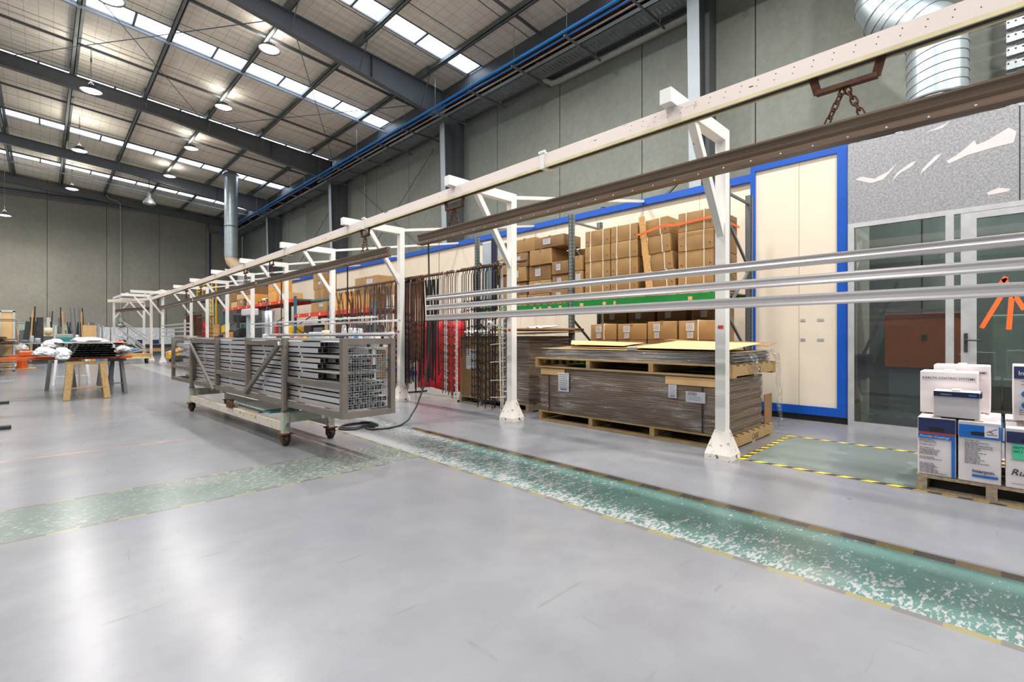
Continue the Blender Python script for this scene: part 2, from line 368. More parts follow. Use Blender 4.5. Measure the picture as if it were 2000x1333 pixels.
    def lathe(s, c, prof, n=20, m=0, axis='z'):
        vs = []; fs = []
        for (r, z) in prof:
            for k in range(n):
                t = 2 * PI * k / n
                vs.append((c[0] + r * math.cos(t), c[1] + r * math.sin(t), c[2] + z) if axis == 'z' else ((c[0] + z, c[1] + r * math.cos(t), c[2] + r * math.sin(t)) if axis == 'x' else (c[0] + r * math.cos(t), c[1] + z, c[2] + r * math.sin(t))))
        for i in range(len(prof) - 1):
            for k in range(n): fs.append((i * n + k, i * n + (k + 1) % n, (i + 1) * n + (k + 1) % n, (i + 1) * n + k))
        return s.add(vs, fs, m, True)
    def prism(s, prof, p, q, m=0):
        # profile (a,z) extruded along the horizontal direction p->q; a is measured to the right of travel
        p = Vector(p); q = Vector(q); d = (q - p).normalized(); sd = d.cross(Vector((0, 0, 1))).normalized(); u = sd.cross(d); k = len(prof)
        vs = [e + sd * a + u * z for e in (p, q) for a, z in prof]
        fs = [(i, (i + 1) % k, k + (i + 1) % k, k + i) for i in range(k)] + [tuple(range(k))[::-1], tuple(range(k, 2 * k))]
        return s.add(vs, fs, m)
    def quad(s, a, b, c, d, m=0): return s.add([a, b, c, d], [(0, 1, 2, 3)], m)
    def frust(s, c, w0, w1, z0, z1, m=0):
        vs = [(c[0] + a * w / 2, c[1] + b * w / 2, z) for w, z in ((w0, z0), (w1, z1)) for a, b in ((-1, -1), (1, -1), (1, 1), (-1, 1))]
        return s.add(vs, [(3, 2, 1, 0), (4, 5, 6, 7), (0, 1, 5, 4), (1, 2, 6, 5), (2, 3, 7, 6), (3, 0, 4, 7)], m)
    def xf(s, Mx): s.v = [Mx @ v for v in s.v]; return s
    def build(s, name, mats, parent=None, local=False, label=None, keep=False):
        mats = mats if isinstance(mats, (list, tuple)) else [mats]
        me = bpy.data.meshes.new(name)
        vs = s.v
        if parent is not None:
            Pm = mw(parent)
            if not local: inv = Pm.inverted(); vs = [inv @ v for v in vs]
            off = Vector((0, 0, 0)); Mw = Pm
        else:
            if keep: off = Vector((0, 0, 0))
            else:
                xs = [v.x for v in vs]; ys = [v.y for v in vs]; zs = [v.z for v in vs]
                off = Vector(((min(xs) + max(xs)) / 2, (min(ys) + max(ys)) / 2, min(zs)))
            vs = [v - off for v in vs]; Mw = Matrix.Translation(off)
        me.from_pydata([tuple(v) for v in vs], [], s.f)
        for mm in mats: me.materials.append(M[mm] if isinstance(mm, str) else mm)
        if len(mats) > 1: me.polygons.foreach_set('material_index', s.mi)
        if any(s.sm): me.polygons.foreach_set('use_smooth', s.sm)
        me.update(); o = bpy.data.objects.new(name, me); COL.objects.link(o)
        if parent is not None: o.parent = parent
        else: o.location = off
        MAT[o.name] = Mw
        if label: o['label'] = label
        return o
def tag(o, label, cat, group=None):
    o['label'] = label; o['category'] = cat
    if group: o['group'] = group
    return o
def thing(name, label, cat, loc=(0, 0, 0), rz=0, group=None):
    o = bpy.data.objects.new(name, None); o.empty_display_size = .1; COL.objects.link(o); o.location = loc; o.rotation_euler = (0, 0, rz)
    MAT[o.name] = Matrix.Translation(loc) @ Matrix.Rotation(rz, 4, 'Z'); return tag(o, label, cat, group)
def struct(name, mb, mat, parent=None, keep=True):
    o = mb.build(name, mat, parent, keep=keep)
    if parent is None: o['kind'] = 'structure'
    return o
def dup(root, loc=None, rz=None, label=None, group=None, rot=None):
    r = root.copy(); COL.objects.link(r)
    if loc is not None: r.location = loc
    if rot is not None: r.rotation_euler = rot
    elif rz is not None: r.rotation_euler = (0, 0, rz)
    MAT[r.name] = Matrix.Translation(r.location) @ r.rotation_euler.to_matrix().to_4x4()
    if label: r['label'] = label
    if group: r['group'] = group
    for ch in list(root.children):
        c = ch.copy(); COL.objects.link(c); c.parent = r; MAT[c.name] = MAT[r.name]
        for g in ch.children:
            d = g.copy(); COL.objects.link(d); d.parent = c
    return r
def text(s, size, origin, xd, up, mat, parent, name='printed_text', bold=0, fit=None, shear=0):
    cu = bpy.data.curves.new('t', 'FONT'); cu.body = s; cu.size = size; cu.offset = bold; cu.extrude = .0008; cu.shear = shear
    to = bpy.data.objects.new('t', cu); COL.objects.link(to); dg = bpy.context.evaluated_depsgraph_get(); dg.update()
    me = bpy.data.meshes.new_from_object(to.evaluated_get(dg)); bpy.data.objects.remove(to); bpy.data.curves.remove(cu)
    wd = max((v.co.x for v in me.vertices), default=1); k = fit / wd if fit else 1
    xd = Vector(xd); up = Vector(up); nd = xd.cross(up)
    mb = MB(); mb.add([Vector(origin) + xd * v.co.x * k + up * v.co.y * (k if fit and k < 1.2 else 1) + nd * v.co.z for v in me.vertices], [tuple(p.vertices) for p in me.polygons])
    bpy.data.meshes.remove(me)
    return mb.build(name, mat, parent)
NX = dict(xd=(0, -1, 0), up=(0, 0, 1))      # writing on a face that looks to -X
NY = dict(xd=(1, 0, 0), up=(0, 0, 1))       # writing on a face that looks to -Y
def ordn(i): return ['first', 'second', 'third', 'fourth', 'fifth', 'sixth', 'seventh', 'eighth', 'ninth', 'tenth', 'eleventh', 'twelfth', 'thirteenth', 'fourteenth', 'fifteenth', 'sixteenth', 'seventeenth', 'eighteenth', 'nineteenth', 'twentieth'][i]
# ================================================================== the hall
WX = 10.3; EY = 38.5; BY = -12.0; LX = -12.0
zt = lambda x: 10.0 - .072 * x            # underside of the purlins
zr = lambda x: zt(x) + .25                # roof sheet
struct('floor', MB().box(LX, BY, -.1, WX + .2, EY + .2, 0), 'floor')
JR = [3.48 + 2.57 * k for k in range(-6, 14)]
def wall_panels(name, axis, c, a, b, joints, z1, mat, zf=None):
    mb = MB(); js = [a] + [j for j in joints if a < j < b] + [b]
    for j0, j1 in zip(js[:-1], js[1:]):
        g = .012
        if axis == 'x': mb.box(c, j0 + g, 0, c + .18, j1 - g, z1)
        else:
            za, zb = zf(j0), zf(j1)
            x0, x1 = j0 + g, j1 - g
            mb.add([(x0, c, 0), (x1, c, 0), (x1, c + .18, 0), (x0, c + .18, 0), (x0, c, za), (x1, c, zb), (x1, c + .18, zb), (x0, c + .18, za)],
                   [(0, 3, 2, 1), (4, 5, 6, 7), (0, 1, 5, 4), (1, 2, 6, 5), (2, 3, 7, 6), (3, 0, 4, 7)])
    # dark sealed joints, set back
    w_ = struct(name, mb, mat)
    jm = MB()
    for j in js[1:-1]:
        if axis == 'x': jm.box(c + .02, j - .012, 0, c + .17, j + .012, z1)
        else: jm.box(j - .012, c + .02, 0, j + .012, c + .17, zf(j))
    jm.build('panel_joint', 'rubber', w_)
    return w_
wall_panels('wall_right', 'x', WX, BY, EY, JR, 9.45, 'concrete')
wall_panels('wall_back', 'y', EY, LX, WX, [.15 + 2.63 * k for k in range(-5, 5)], 0, 'concrete2', zr)
wl = struct('wall_left', MB().box(LX - .18, BY, 0, LX, EY, 11.1), 'concrete')
wf = struct('wall_front', MB().box(LX, BY - .18, 0, WX, BY, 11.1), 'concrete2')
# roof: sheet strips between skylights
SKY = [(-.3 + 5.6 * k, .72) for k in range(-2, 1)] + [(5.62, .7), (11.2, .68), (16.6, .78), (22.1, .8), (27.75, .85), (34.0, .85)]
SKY.sort()
edges = [BY]
for a, wd in SKY: edges += [a, a + wd]
edges += [EY]
mb = MB()
for i in range(0, len(edges), 2):
    y0, y1 = edges[i], edges[i + 1]
    if y1 > y0: mb.add([(LX, y0, zr(LX)), (WX + .2, y0, zr(WX + .2)), (WX + .2, y1, zr(WX + .2)), (LX, y1, zr(LX)),
                        (LX, y0, zr(LX) + .1), (WX + .2, y0, zr(WX) + .1), (WX + .2, y1, zr(WX) + .1), (LX, y1, zr(LX) + .1)],
                       [(0, 3, 2, 1), (4, 5, 6, 7), (0, 1, 5, 4), (1, 2, 6, 5), (2, 3, 7, 6), (3, 0, 4, 7)])
struct('ceiling', mb, 'roof')
mb = MB().box(LX, BY, 11.25, WX + .2, EY, 11.3)
for i, (a, wd) in enumerate(SKY):
    o = struct('window_%d' % (i + 1), MB().add([(LX, a, zr(LX) + .02), (9.95, a, zr(9.95) + .02), (9.95, a + wd, zr(9.95) + .02), (LX, a + wd, zr(LX) + .02)], [(0, 3, 2, 1)]), 'sky')
    fr = MB()
    for x in [1.83 + 1.95 * k for k in range(-6, 5)]: fr.box(x - .03, a, zr(x) - .03, x + .03, a + wd, zr(x) + .01)
    for yy in (a, a + wd): fr.bar((LX, yy, zr(LX)), (9.95, yy, zr(9.95)), .03, .05)
    fr.build('window_frame', 'steel_dark', o)
# portal frames
PY_ = [-4.3, 4.4, 13.0, 21.75, 30.5]
FR_LAB = {4.4: 'grey tapered steel column behind the nearest white gantry post', 13.0: 'dark grey tapered steel column behind the second gantry post',
          21.75: 'dark grey wall column, third from the right, beyond the cable tray', 30.5: 'dark grey wall column nearest the far corner', -4.3: 'grey tapered steel column near the glass office wall, out of frame'}
RF_LAB = {13.0: 'large grey steel rafter crossing the top centre, nearest of the three', 21.75: 'grey steel rafter, middle of the three crossing the roof',
          30.5: 'grey steel rafter farthest down the hall, nearest the end wall', 4.4: 'grey steel rafter overhead above the camera', -4.3: 'grey steel rafter behind the camera'}
def dep(x): return .42 if x < 3.2 else .42 + (min(x, 9.6) - 3.2) / 6.4 * .5
for y in PY_:
    r = thing('roof_rafter', RF_LAB[y], 'rafter', (0, y, 0))
    xs = [LX, -6, 0, 3.2, 6, 9.6]
    web = MB(); web.add([(x, y + s * .006, z) for s in (-1, 1) for x in xs for z in (zt(x) - dep(x), zt(x))], [])
    n = len(xs); b = 0
    for side in (0, 1):
        o_ = side * 2 * n
        for i in range(n - 1):
            q = (o_ + 2 * i, o_ + 2 * i + 2, o_ + 2 * i + 3, o_ + 2 * i + 1); web.f.append(list(q if side == 0 else q[::-1])); web.mi.append(0); web.sm.append(False)
    web.build('web', 'steel_dark', r)
    for nm, fz in (('top_flange', lambda x: zt(x) - .008), ('bottom_flange', lambda x: zt(x) - dep(x))):
        f = MB()
        for x0, x1 in zip(xs[:-1], xs[1:]): f.bar((x0, y, fz(x0)), (x1, y, fz(x1)), .2, .018)
        f.build(nm, 'steel_dark', r)
    for x in (2.65, 6.5, 8.6, 4.6):
        for sg in (-1, 1):
            if (x in (4.6,)) and sg == 1: continue
            MB().bar((x, y + sg * .62, zt(x) + .05), (x, y + sg * .07, zt(x) - dep(x) + .03), .045, .01, up=(1, 0, 0)).build('fly_brace', 'purlin', r)
    MB().box(9.45, y - .1, zt(9.5) - .95, 9.47, y + .1, zt(9.5)).box(6.9, y - .1, zt(7) - dep(6.9), 6.915, y + .1, zt(7)).build('stiffener_plate', 'steel_dark', r)
    c = thing('steel_column', FR_LAB[y], 'column', (9.8, y, 0))
    z1 = zt(9.6) - .75
    xi = lambda z: 9.68 - .22 * z / 8.6
    web = MB(); web.add([(xi(0), y - .02, 0), (WX, y - .02, 0), (WX, y - .02, 8.44), (xi(z1), y - .02, z1), (xi(0), y + .02, 0), (WX, y + .02, 0), (WX, y + .02, 8.44), (xi(z1), y + .02, z1)],
                        [(0, 1, 2, 3), (7, 6, 5, 4), (0, 4, 5, 1), (3, 2, 6, 7)])
    web.box(9.95, y - .13, 0, WX - .002, y + .13, 8.44)
    web.build('web', 'steel_dark', c)
    MB().bar((xi(0), y, 0), (xi(z1), y, z1), .25, .016, up=(1, 0, 0)).build('flange', 'steel_blue', c)
# end-wall rafter and its eave
mb = MB()
for x0, x1 in ((LX, 0), (0, WX)): mb.bar((x0, EY - .12, zt(x0) - .15), (x1, EY - .12, zt(x1) - .15), .12, .42)
tag(mb.build('end_wall_rafter', 'steel_dark'), 'dark grey beam along the top of the far end wall', 'beam')
# purlins
PX_ = [(.72, 'left of the long chain-hung lights'), (2.65, 'between the two rows of ceiling lights'), (4.6, 'carrying the brighter row of lights'), (6.5, 'crossing the rafters left of the air pipes'), (8.6, 'closest to the blue air pipes')]
for x, t in PX_ + [(-1.2, 'at the left edge of the roof'), (-3.15, ''), (-5.1, ''), (-7.05, ''), (-9.0, ''), (-10.95, '')]:
    mb = MB(); zb = zt(x)
    mb.box(x - .012, BY, zb, x + .012, EY, zb + .24); mb.box(x - .1, BY, zb, x + .01, EY, zb + .02); mb.box(x - .01, BY, zb + .225, x + .1, EY, zb + .24); mb.box(x - .1, BY, zb, x - .088, EY, zb + .04)
    pu = mb.build('roof_purlin', 'purlin')
    tag(pu, ('galvanised roof purlin ' + t) if t else 'galvanised roof purlin out of sight to the left', 'purlin', None if t else 'roof purlins left of the view')
    for y in PY_:
        if t and y > 10: MB().box(x - .105, y - .55, zb - .006, x - .012, y + .55, zb + .2).build('lap_sleeve', 'purlin', pu)
# bridging bars between purlins (across the slope) and the light grey struts
k = 0
for y in (8.7, 14.6, 19.4, 24.6, 27.2, 33.4):
    mb = MB(); mb.bar((LX, y, zt(LX) + .06), (9.6, y, zt(9.6) + .06), .05, .07)
    tag(mb.build('bridging_bar', 'steel_dark'), 'thin dark bridging bar under the roof, %s from the camera end' % ordn(k), 'bar'); k += 1
for y, t in ((17.0, 'pale strut beneath the wide skylight between the two nearer rafters'), (35.0, 'thin strut beneath the farthest skylight near the end wall')):
    mb = MB().bar((LX, y, zt(LX) - .03), (9.7, y, zt(9.7) - .03), .06, .06)
    tag(mb.build('roof_strut', 'steel_blue' if y < 20 else 'steel_dark'), t, 'strut')
for i, (a, b) in enumerate([((-.7, 13.1), (4.55, 21.7)), ((-.9, 21.6), (4.4, 13.15)), ((4.7, 13.1), (9.7, 21.7)), ((4.6, 21.7), (9.6, 13.2))]):
    mb = MB().tube([(a[0], a[1], zt(a[0]) - .2), (b[0], b[1], zt(b[0]) - .2)], .012, 6)
    tag(mb.build('bracing_rod', 'steel_dark'), ['left roof bracing rod rising away to the right', 'left roof bracing rod rising toward the camera', 'right roof bracing rod running away from the nearest rafter', 'right roof bracing rod ending by the blue pipes'][i], 'rod')
# eave: dark eave beam, brown boards, box gutter
tag(MB().box(9.68, BY, zt(9.7) - .12, 9.84, EY, zt(9.7) + .24).build('eave_beam', 'steel_dark'), 'dark eave beam running above the blue air pipes', 'beam')
mb = MB().box(9.86, BY, 9.16, WX - .005, EY, 9.2)
for y in [(-11 + .87 * k) for k in range(57)]: mb.box(9.86, y, 9.1, WX - .005, y + .045, 9.16)
tag(mb.build('eave_lining', 'ply'), 'brown boarded eave lining seen above the cable tray', 'lining')
mb = MB().box(10.0, BY, 8.5, WX - .005, EY, 8.95); mb.box(9.97, BY, 8.46, 10.02, EY, 8.54)
tag(mb.build('box_gutter', 'steel_dark'), 'dark grey box gutter along the top of the right wall', 'gutter')
# service support struts, pipes and tray
ys = [1.86 - 1.76 * 2 + 1.76 * k for k in range(22)]
for i, y in enumerate(ys):
    if min(abs(y - c) for c in PY_) < .2: continue
    if i >= 2:
        sp = MB().box(8.69, y - .02, 8.22, 10.2, y + .02, 8.262).build('pipe_support', 'purlin')
        tag(sp, 'slotted steel arm holding the pipes and cable tray, %s from the right' % ordn(i - 2), 'support')
        mb = MB()
        for x in (8.78, 9.95): mb.tube([(x, y, 8.25), (x, y, zt(min(x, 9.6)) - .05)], .006, 5)
        mb.build('hanging_rod', 'galv', sp)
tag(MB().tube([(8.72, BY + 1, 8.36), (8.72, EY - .3, 8.36)], .035, 10).build('air_pipe', 'bluepipe'), 'upper of two blue compressed-air pipes under the roof', 'pipe')
tag(MB().tube([(8.84, BY + 1, 8.31), (8.84, EY - .3, 8.31)], .024, 8).build('air_pipe', 'bluepipe'), 'thinner blue air pipe beside the thicker one', 'pipe')
tag(MB().tube([(9.02, BY + 1, 8.3), (9.02, 22, 8.3)], .022, 8).build('conduit_pipe', 'pvc'), 'pale grey conduit between blue pipes and cable tray', 'pipe')
mb = MB(); 
for x in (9.24, 9.80): mb.box(x - .006, BY + 1, 8.27, x + .006, EY - .5, 8.36)
for s in range(4): mb.box(9.25, BY + 1, 8.27, 9.27, EY - .5, 8.275)
y = -6
while y < EY - .6:
    mb.box(9.25, y, 8.27, 9.8, y + .075, 8.275); y += .11
mb.box(9.25, BY + 1, 8.272, 9.42, EY - .5, 8.276); mb.box(9.68, BY + 1, 8.272, 9.8, EY - .5, 8.276)
tag(mb.build('cable_tray', 'purlin'), 'perforated grey cable tray running the length of the right wall', 'tray')
pts = [(9.75, 9.0, 8.75), (9.95, 9.0, 8.62), (10.1, 8.98, 8.42), (10.18, 8.8, 8.3), (10.2, 8.6, 8.28), (10.2, 4.7, 8.28)]
pp = MB().tube(pts, .08, 12).build('drain_pipe', 'pvc'); tag(pp, 'pale grey drain pipe with elbow high on the right wall', 'pipe')
cl = MB()
for y in (7.8, 6.6, 5.4): cl.lathe((10.2, y, 8.28), [(.088, -.03), (.088, .03)], 12, axis='y')
cl.build('pipe_clip', 'galv', pp)
# brackets and wall rods
br = thing('wall_bracket', 'grey triangular bracket on the column behind the nearest gantry post', 'bracket', (9.6, 4.4, 4.4))
MB().bar((9.5, 3.6, 4.55), (9.5, 4.7, 4.62), .06).build('arm', 'steel_blue', br)
MB().bar((9.5, 3.6, 4.55), (9.5, 4.15, 4.05), .05).bar((9.5, 4.5, 4.6), (9.5, 5.05, 4.2), .05).bar((9.5, 5.05, 4.2), (9.5, 4.5, 3.95), .05).build('stay', 'steel_dark', br)
for i, (a, b) in enumerate([((14.4, 8.0), (20.6, 3.9)), ((20.8, 8.2), (14.2, 3.9)), ((22.2, 8.0), (29.6, 3.9))]):
    tag(MB().tube([(10.12, a[0], a[1]), (10.12, b[0], b[1])], .014, 6).build('wall_bracing_rod', 'steel_dark'), ['diagonal rod on the right wall falling away from the camera', 'diagonal rod on the right wall rising away from the camera', 'diagonal wall rod beyond the third column'][i], 'rod')
tag(MB().tube([(10.22, 19.8, 8.4), (10.22, 19.8, 3.9)], .02, 6).tube([(10.22, 19.8, 8.4), (10.22, 20.9, 8.5)], .02, 6).build('wall_conduit', 'pvc'), 'thin pale vertical conduit on the right wall between columns', 'conduit')
# end wall services
tag(MB().tube([(-6, EY - .12, 9.1), (7.6, EY - .12, 9.33), (8.05, EY - .12, 9.25), (8.15, EY - .12, 8.6), (8.3, EY - .12, 8.48), (9.9, EY - .12, 8.5)], .06, 8).build('end_wall_pipe', 'steel_dark'), 'dark pipe along the end wall that steps down at its right end', 'pipe')
tag(MB().tube([(-6, EY - .12, 9.32), (8.2, EY - .12, 9.52)], .035, 6).tube([(8.25, EY - .12, 8.4), (8.25, EY - .12, 5.4)], .05, 6).build('end_wall_air_pipe', 'navy'), 'dark blue air pipe on the end wall with a drop at right', 'pipe')
cd = MB().tube([(2.75, EY - .23, 9.9), (2.85, EY - .23, 9.7), (3.3, EY - .23, 9.6), (3.42, EY - .23, 9.45), (3.43, EY - .23, 1.9)], .03, 6).build('drop_conduit', 'pvc')
tag(cd, 'thin grey conduit dropping down the middle of the end wall', 'conduit')
MB().box(3.35, EY - .26, 2.1, 3.5, EY - .01, 2.35).lathe((3.43, EY - .23, 1.9), [(0, -.1), (.15, -.05), (.13, .1), (0, .12)], 10).build('bell_box', 'pvc', cd)
# ------------------------------------------------------------------ ceiling lights
LL = [l for l in LAMPS]
def lamp_label(x, y):
    if abs(x - 4.57) < .1:
        return {14.5: 'lit high-bay light nearest the camera, close to the big rafter', 19.3: 'lit high-bay light on the purlin beyond the first rafter', 24.5: 'lit high-bay light between the second and third rafters', 29.5: 'lit high-bay light against the farthest rafter'}.get(y)
    if x > 0 and x < 2: return {19.66: 'lit chain-hung high-bay light in front of the middle rafter', 26.3: 'lit chain-hung high-bay light in front of the third rafter', 33.4: 'lit chain-hung high-bay light against the end wall top'}.get(y)
    if x == -1.4: return 'lit high-bay light low at the left edge of the photo'
base = thing('high_bay_lamp', 'lit high-bay light', 'lamp', (0, 0, 0))
MB().lathe((0, 0, 0), [(0, .16), (.07, .16), (.08, .08), (.24, .03), (.29, -.02), (.28, -.02)], 20).build('housing', 'blackp', base, local=True)
MB().lathe((0, 0, 0), [(0, -.012), (.22, -.012)], 20).build('lens', 'lamp', base, local=True)
fin = MB()
for q in range(8):
    t = q * PI / 4; fin.bar((.06 * math.cos(t), .06 * math.sin(t), .13), (.16 * math.cos(t), .16 * math.sin(t), .09), .006, .06)
fin.build('heat_sink', 'steel_dark', base, local=True)
first = True
for (x, y, z) in LL:
    lb = lamp_label(x, y)
    g = None
    if lb is None: lb = 'lit high-bay light outside the picture overhead'; g = 'high-bay lights overhead outside the view'
    if first: o = base; o.location = (x, y, z); MAT[o.name] = Matrix.Translation((x, y, z)); o['label'] = lb; first = False
    else: o = dup(base, (x, y, z), 0, lb)
    if g: o['group'] = g
    elif 'group' in o: del o['group']
    top = zr(x)
    ch = MB().tube([(0, 0, .16), (0, 0, top - z)], .01, 5)
    if top - z > .8:
        q = top - z - .5
        ch.bar((0, 0, q), (0, 0, q + .12), .05, .03); ch.tube([(0, 0, .3), (.12, 0, .1)], .006, 5).tube([(0, 0, .3), (-.12, 0, .1)], .006, 5)
    c_ = ch.build('hanging_cable', 'steel_dark', None, keep=True); c_.parent = o; MAT[c_.name] = MAT[o.name]
un = thing('unlit_dome_lamp', 'unlit silver dome lamp hanging under the far end purlin', 'lamp', (3.95, 31.2, 8.15))
MB().lathe((3.95, 31.2, 8.15), [(.28, 0), (.24, .12), (.12, .3), (.09, .34), (.09, .55), (0, .56)], 18).build('reflector', 'galv', un)
MB().tube([(3.95, 31.2, 8.7), (3.95, 31.2, zt(3.95) + .2)], .02, 6).build('stem', 'steel_dark', un)
# ================================================================== overhead conveyor and gantries
GX = 4.8; RX = 3.8
gy = [1.93 + 2.98 * k for k in range(9)]
GL = ['nearest white gantry post, standing before the wrapped crate', 'second white gantry post, beside the hanging hook rods', 'third white gantry post, beyond the trolley end', 'fourth white gantry post, behind the trolley, seen above its cage',
      'fifth white gantry post from the camera', 'sixth white gantry post from the camera', 'seventh white gantry post, above the red vest', 'eighth white gantry post from the camera', 'ninth white gantry post, farthest of the straight row']
def gantry_parts(t, arm_l=1.12, ax=-1):
    MB().box(-.05, -.05, .26, .05, .05, 3.12).build('post', 'white_paint', t, local=True)
    b = MB().frust((0, 0, 0), .25, .25, 0, .05).frust((0, 0, 0), .25, .11, .05, .28); b.build('base_plinth', 'white_base', t, local=True)
    MB().box(.05, -.05, 3.12, ax * arm_l - .03, .05, 3.24).build('arm', 'white_paint', t, local=True)
    MB().bar((ax * .66, 0, 3.13), (ax * .02, 0, 2.2), .07, .07, up=(0, 1, 0)).build('brace', 'white_paint', t, local=True)
g0 = thing('gantry_post', GL[0], 'gantry post', (GX, gy[0], 0), 0)
gantry_parts(g0)
MB().box(-.058, -.03, 1.28, -.05, .02, 1.31).build('red_label', 'redprint', g0, local=True, label='small red label on the post')
for k in range(1, 9):
    o = dup(g0, (GX, gy[k], 0), 0, GL[k])
for i, (x, y, rz, lb) in enumerate([(3.74, 28.9, 0, 'white end gantry post with flared base beyond the straight row'), (3.9, 32.6, .1, 'white end gantry post, second from the end wall posters'), (2.71, 33.4, PI, 'leftmost far white gantry post before the posters'), (3.85, 26.5, 0, 'white end gantry post whose flared base stands on open floor')]):
    dup(g0, (x, y, 0), rz, lb)
# horizontal stays from the posts to the booth top
for k in range(1, 8):
    y = gy[k] + .08
    t = MB().bar((4.86, y, 3.22), (8.55, y, 3.9), .05, .05)
    tag(t.build('wall_stay', 'white_paint'), 'white stay from the %s gantry post back to the booth top' % ordn(k), 'stay')
def rail(pts, name, lb):
    root = thing(name, lb, 'rail', pts[0])
    pr = [(-.05, 0), (.05, 0), (.05, .118), (-.05, .118)]
    a = MB(); s_ = MB(); f = MB()
    for p, q in zip(pts[:-1], pts[1:]):
        a.prism(pr, p, q); z = Vector((0, 0, 0))
        s_.prism([(-.032, -.018), (.032, -.018), (.032, 0), (-.032, 0)], p, q)
        f.prism([(-.05, -.028), (-.034, -.028), (-.034, 0), (-.05, 0)], p, q)
        f.prism([(.034, -.028), (.05, -.028), (.05, 0), (.034, 0)], p, q)
    a.build('box_section', 'white_rail', root); s_.build('track_slot', 'rubber', root); f.build('track_lip', 'cream_lip', root)
    return root
n_ = N('pinkish_white_painted_rail'); P_ = n_.obj((14, 3.2, 14)); f_ = n_.noise(P_, 1.6, 2, .5)
n_.set(Base_Color=n_.mix(n_.ramp(f_, [(.70, G(0)), (.73, G(1))]), lin('#EBDDD6'), lin('#55483f')), Roughness=.32); M['white_rail'] = n_.m
M['cream_lip'] = plain('cream_track_lip', '#D9CDA8', .5)
r1 = rail([(RX, -3.5, 3.0), (RX, 28.6, 3.0)], 'conveyor_rail', 'long white overhead conveyor rail running from top right to the far end')
# screw holes with rust marks on the near rail, and the joiners
h = MB()
yy = -.05
while yy < 2.4:
    h.lathe((RX - .0505, yy, 3.085), [(0, 0), (.0045, 0)], 6, axis='x'); h.lathe((RX - .0505, yy + .01, 3.045), [(0, 0), (.004, 0)], 6, axis='x'); yy += .118
h.build('screw_hole', 'rubber', r1)
for y in (3.37, 7.3, 10.8, 15.6, 20.0, 24.3):
    MB().box(RX - .062, y - .03, 2.965, RX + .06, y + .03, 3.14).box(RX - .07, y - .045, 3.125, RX - .05, y + .045, 3.15).build('rail_joiner', 'white_paint', r1)
rail([(RX, 28.62, 3.0), (3.55, 30.0, 3.0), (3.0, 31.2, 3.0), (2.4, 32.2, 3.0)], 'conveyor_rail', 'white conveyor rail curving left at the far end of the line')
rail([(3.9, 32.4, 3.05), (2.75, 33.3, 3.05)], 'conveyor_rail', 'short white rail joining the two farthest gantry posts')
for i, (a, b) in enumerate([((3.85, 26.5), (3.74, 28.9)), ((2.71, 33.4), (2.9, 29.5))]):
    tag(MB().bar((a[0], a[1], 3.28), (b[0], b[1], 3.28), .1, .1).build('cross_beam', 'white_paint'), ['white beam tying the two end gantry posts together', 'white beam from the leftmost far gantry post'][i], 'beam')
# brown carrier beams hung on chains
prof = [(-.03, .145), (.035, .145), (.035, .128), (.014, .118), (.012, .05), (.03, .03), (.046, .012), (.046, 0), (-.046, 0), (-.046, .026), (-.034, .036), (-.016, .052), (-.026, .075), (-.03, .11), (-.045, .126), (-.045, .14)]
def carrier(y0, y1, z, lb, x=RX, x1=None, dots=True, step=.2):
    x1 = x if x1 is None else x1
    t = thing('carrier_beam', lb, 'beam', (x, y0, z))
    MB().prism([(-a, b) for a, b in prof][::-1], (x, y1, z), (x1, y0, z)).build('beam_profile', 'brown_steel', t) if False else MB().prism([(a, b) for a, b in prof], (x, y0, z), (x1, y1, z)).build('beam_profile', 'brown_steel', t)
    if dots:
        n = int((y1 - y0) / step); d = MB()
        for i in range(n):
            yy = y0 + .1 + i * step; d.lathe((x - .0465, yy, z + .013), [(.0, -.003), (.006, -.003), (.0075, 0)], 8, axis='x')
        d.build('bolt_head', 'galv', t, label='row of bright bolt heads')
    return t
def link(mb, c, d, rot, L_, r=.0065):
    d = d.normalized(); u = d.cross(Vector((1, 0, 0))).normalized(); v = d.cross(u)
    sd = u * math.cos(rot) + v * math.sin(rot); b = .017; a = L_ / 2 - b; pts = []
    for s_ in (1, -1):
        for t in (-PI / 2, -PI / 4, 0, PI / 4, PI / 2): pts.append(Vector(c) + d * s_ * (a + b * math.cos(t)) + sd * b * math.sin(t) * s_)
    mb.tube(pts, r, 5, closed=True)
def chain(mb, p, q):
    p = Vector(p); q = Vector(q); L_ = (q - p).length; n = max(2, round(L_ / .05))
    for i in range(n): link(mb, p + (q - p) * ((i + .5) / n), q - p, (i % 2) * PI / 2 + .3, L_ / n * 1.42)
def hanger(y, zb, lb, w=.19):
    t = thing('chain_hanger', lb, 'hanger', (RX, y, 3.0))
    b = MB(); z0 = 2.985
    b.bar((RX, y - w, z0), (RX, y - w + .03, z0 - .12), .05, .012, up=(1, 0, 0)); b.bar((RX, y + w, z0), (RX, y + w - .03, z0 - .12), .05, .012, up=(1, 0, 0))
    b.bar((RX, y - w + .02, z0 - .115), (RX, y + w - .02, z0 - .115), .05, .03)
    b.build('bracket', 'rust', t)
    c = MB(); chain(c, (RX, y, z0 - .13), (RX, y - .09, zb)); c.build('chain', 'rust', t)
    c = MB(); chain(c, (RX, y + .01, z0 - .13), (RX, y + .11, zb)); c.build('chain', 'rust', t)
carrier(-2.2, 5.75, 2.49, 'long dark brown carrier beam nearest the camera, under the white rail')
carrier(6.6, 12.9, 2.44, 'dark brown carrier beam in the middle, above the hanging rods')
carrier(13.1, 20.0, 2.44, 'dark brown carrier beam third along the line, above the trolley')
carrier(20.3, 28.4, 2.44, 'farthest dark brown carrier beam on the straight line')
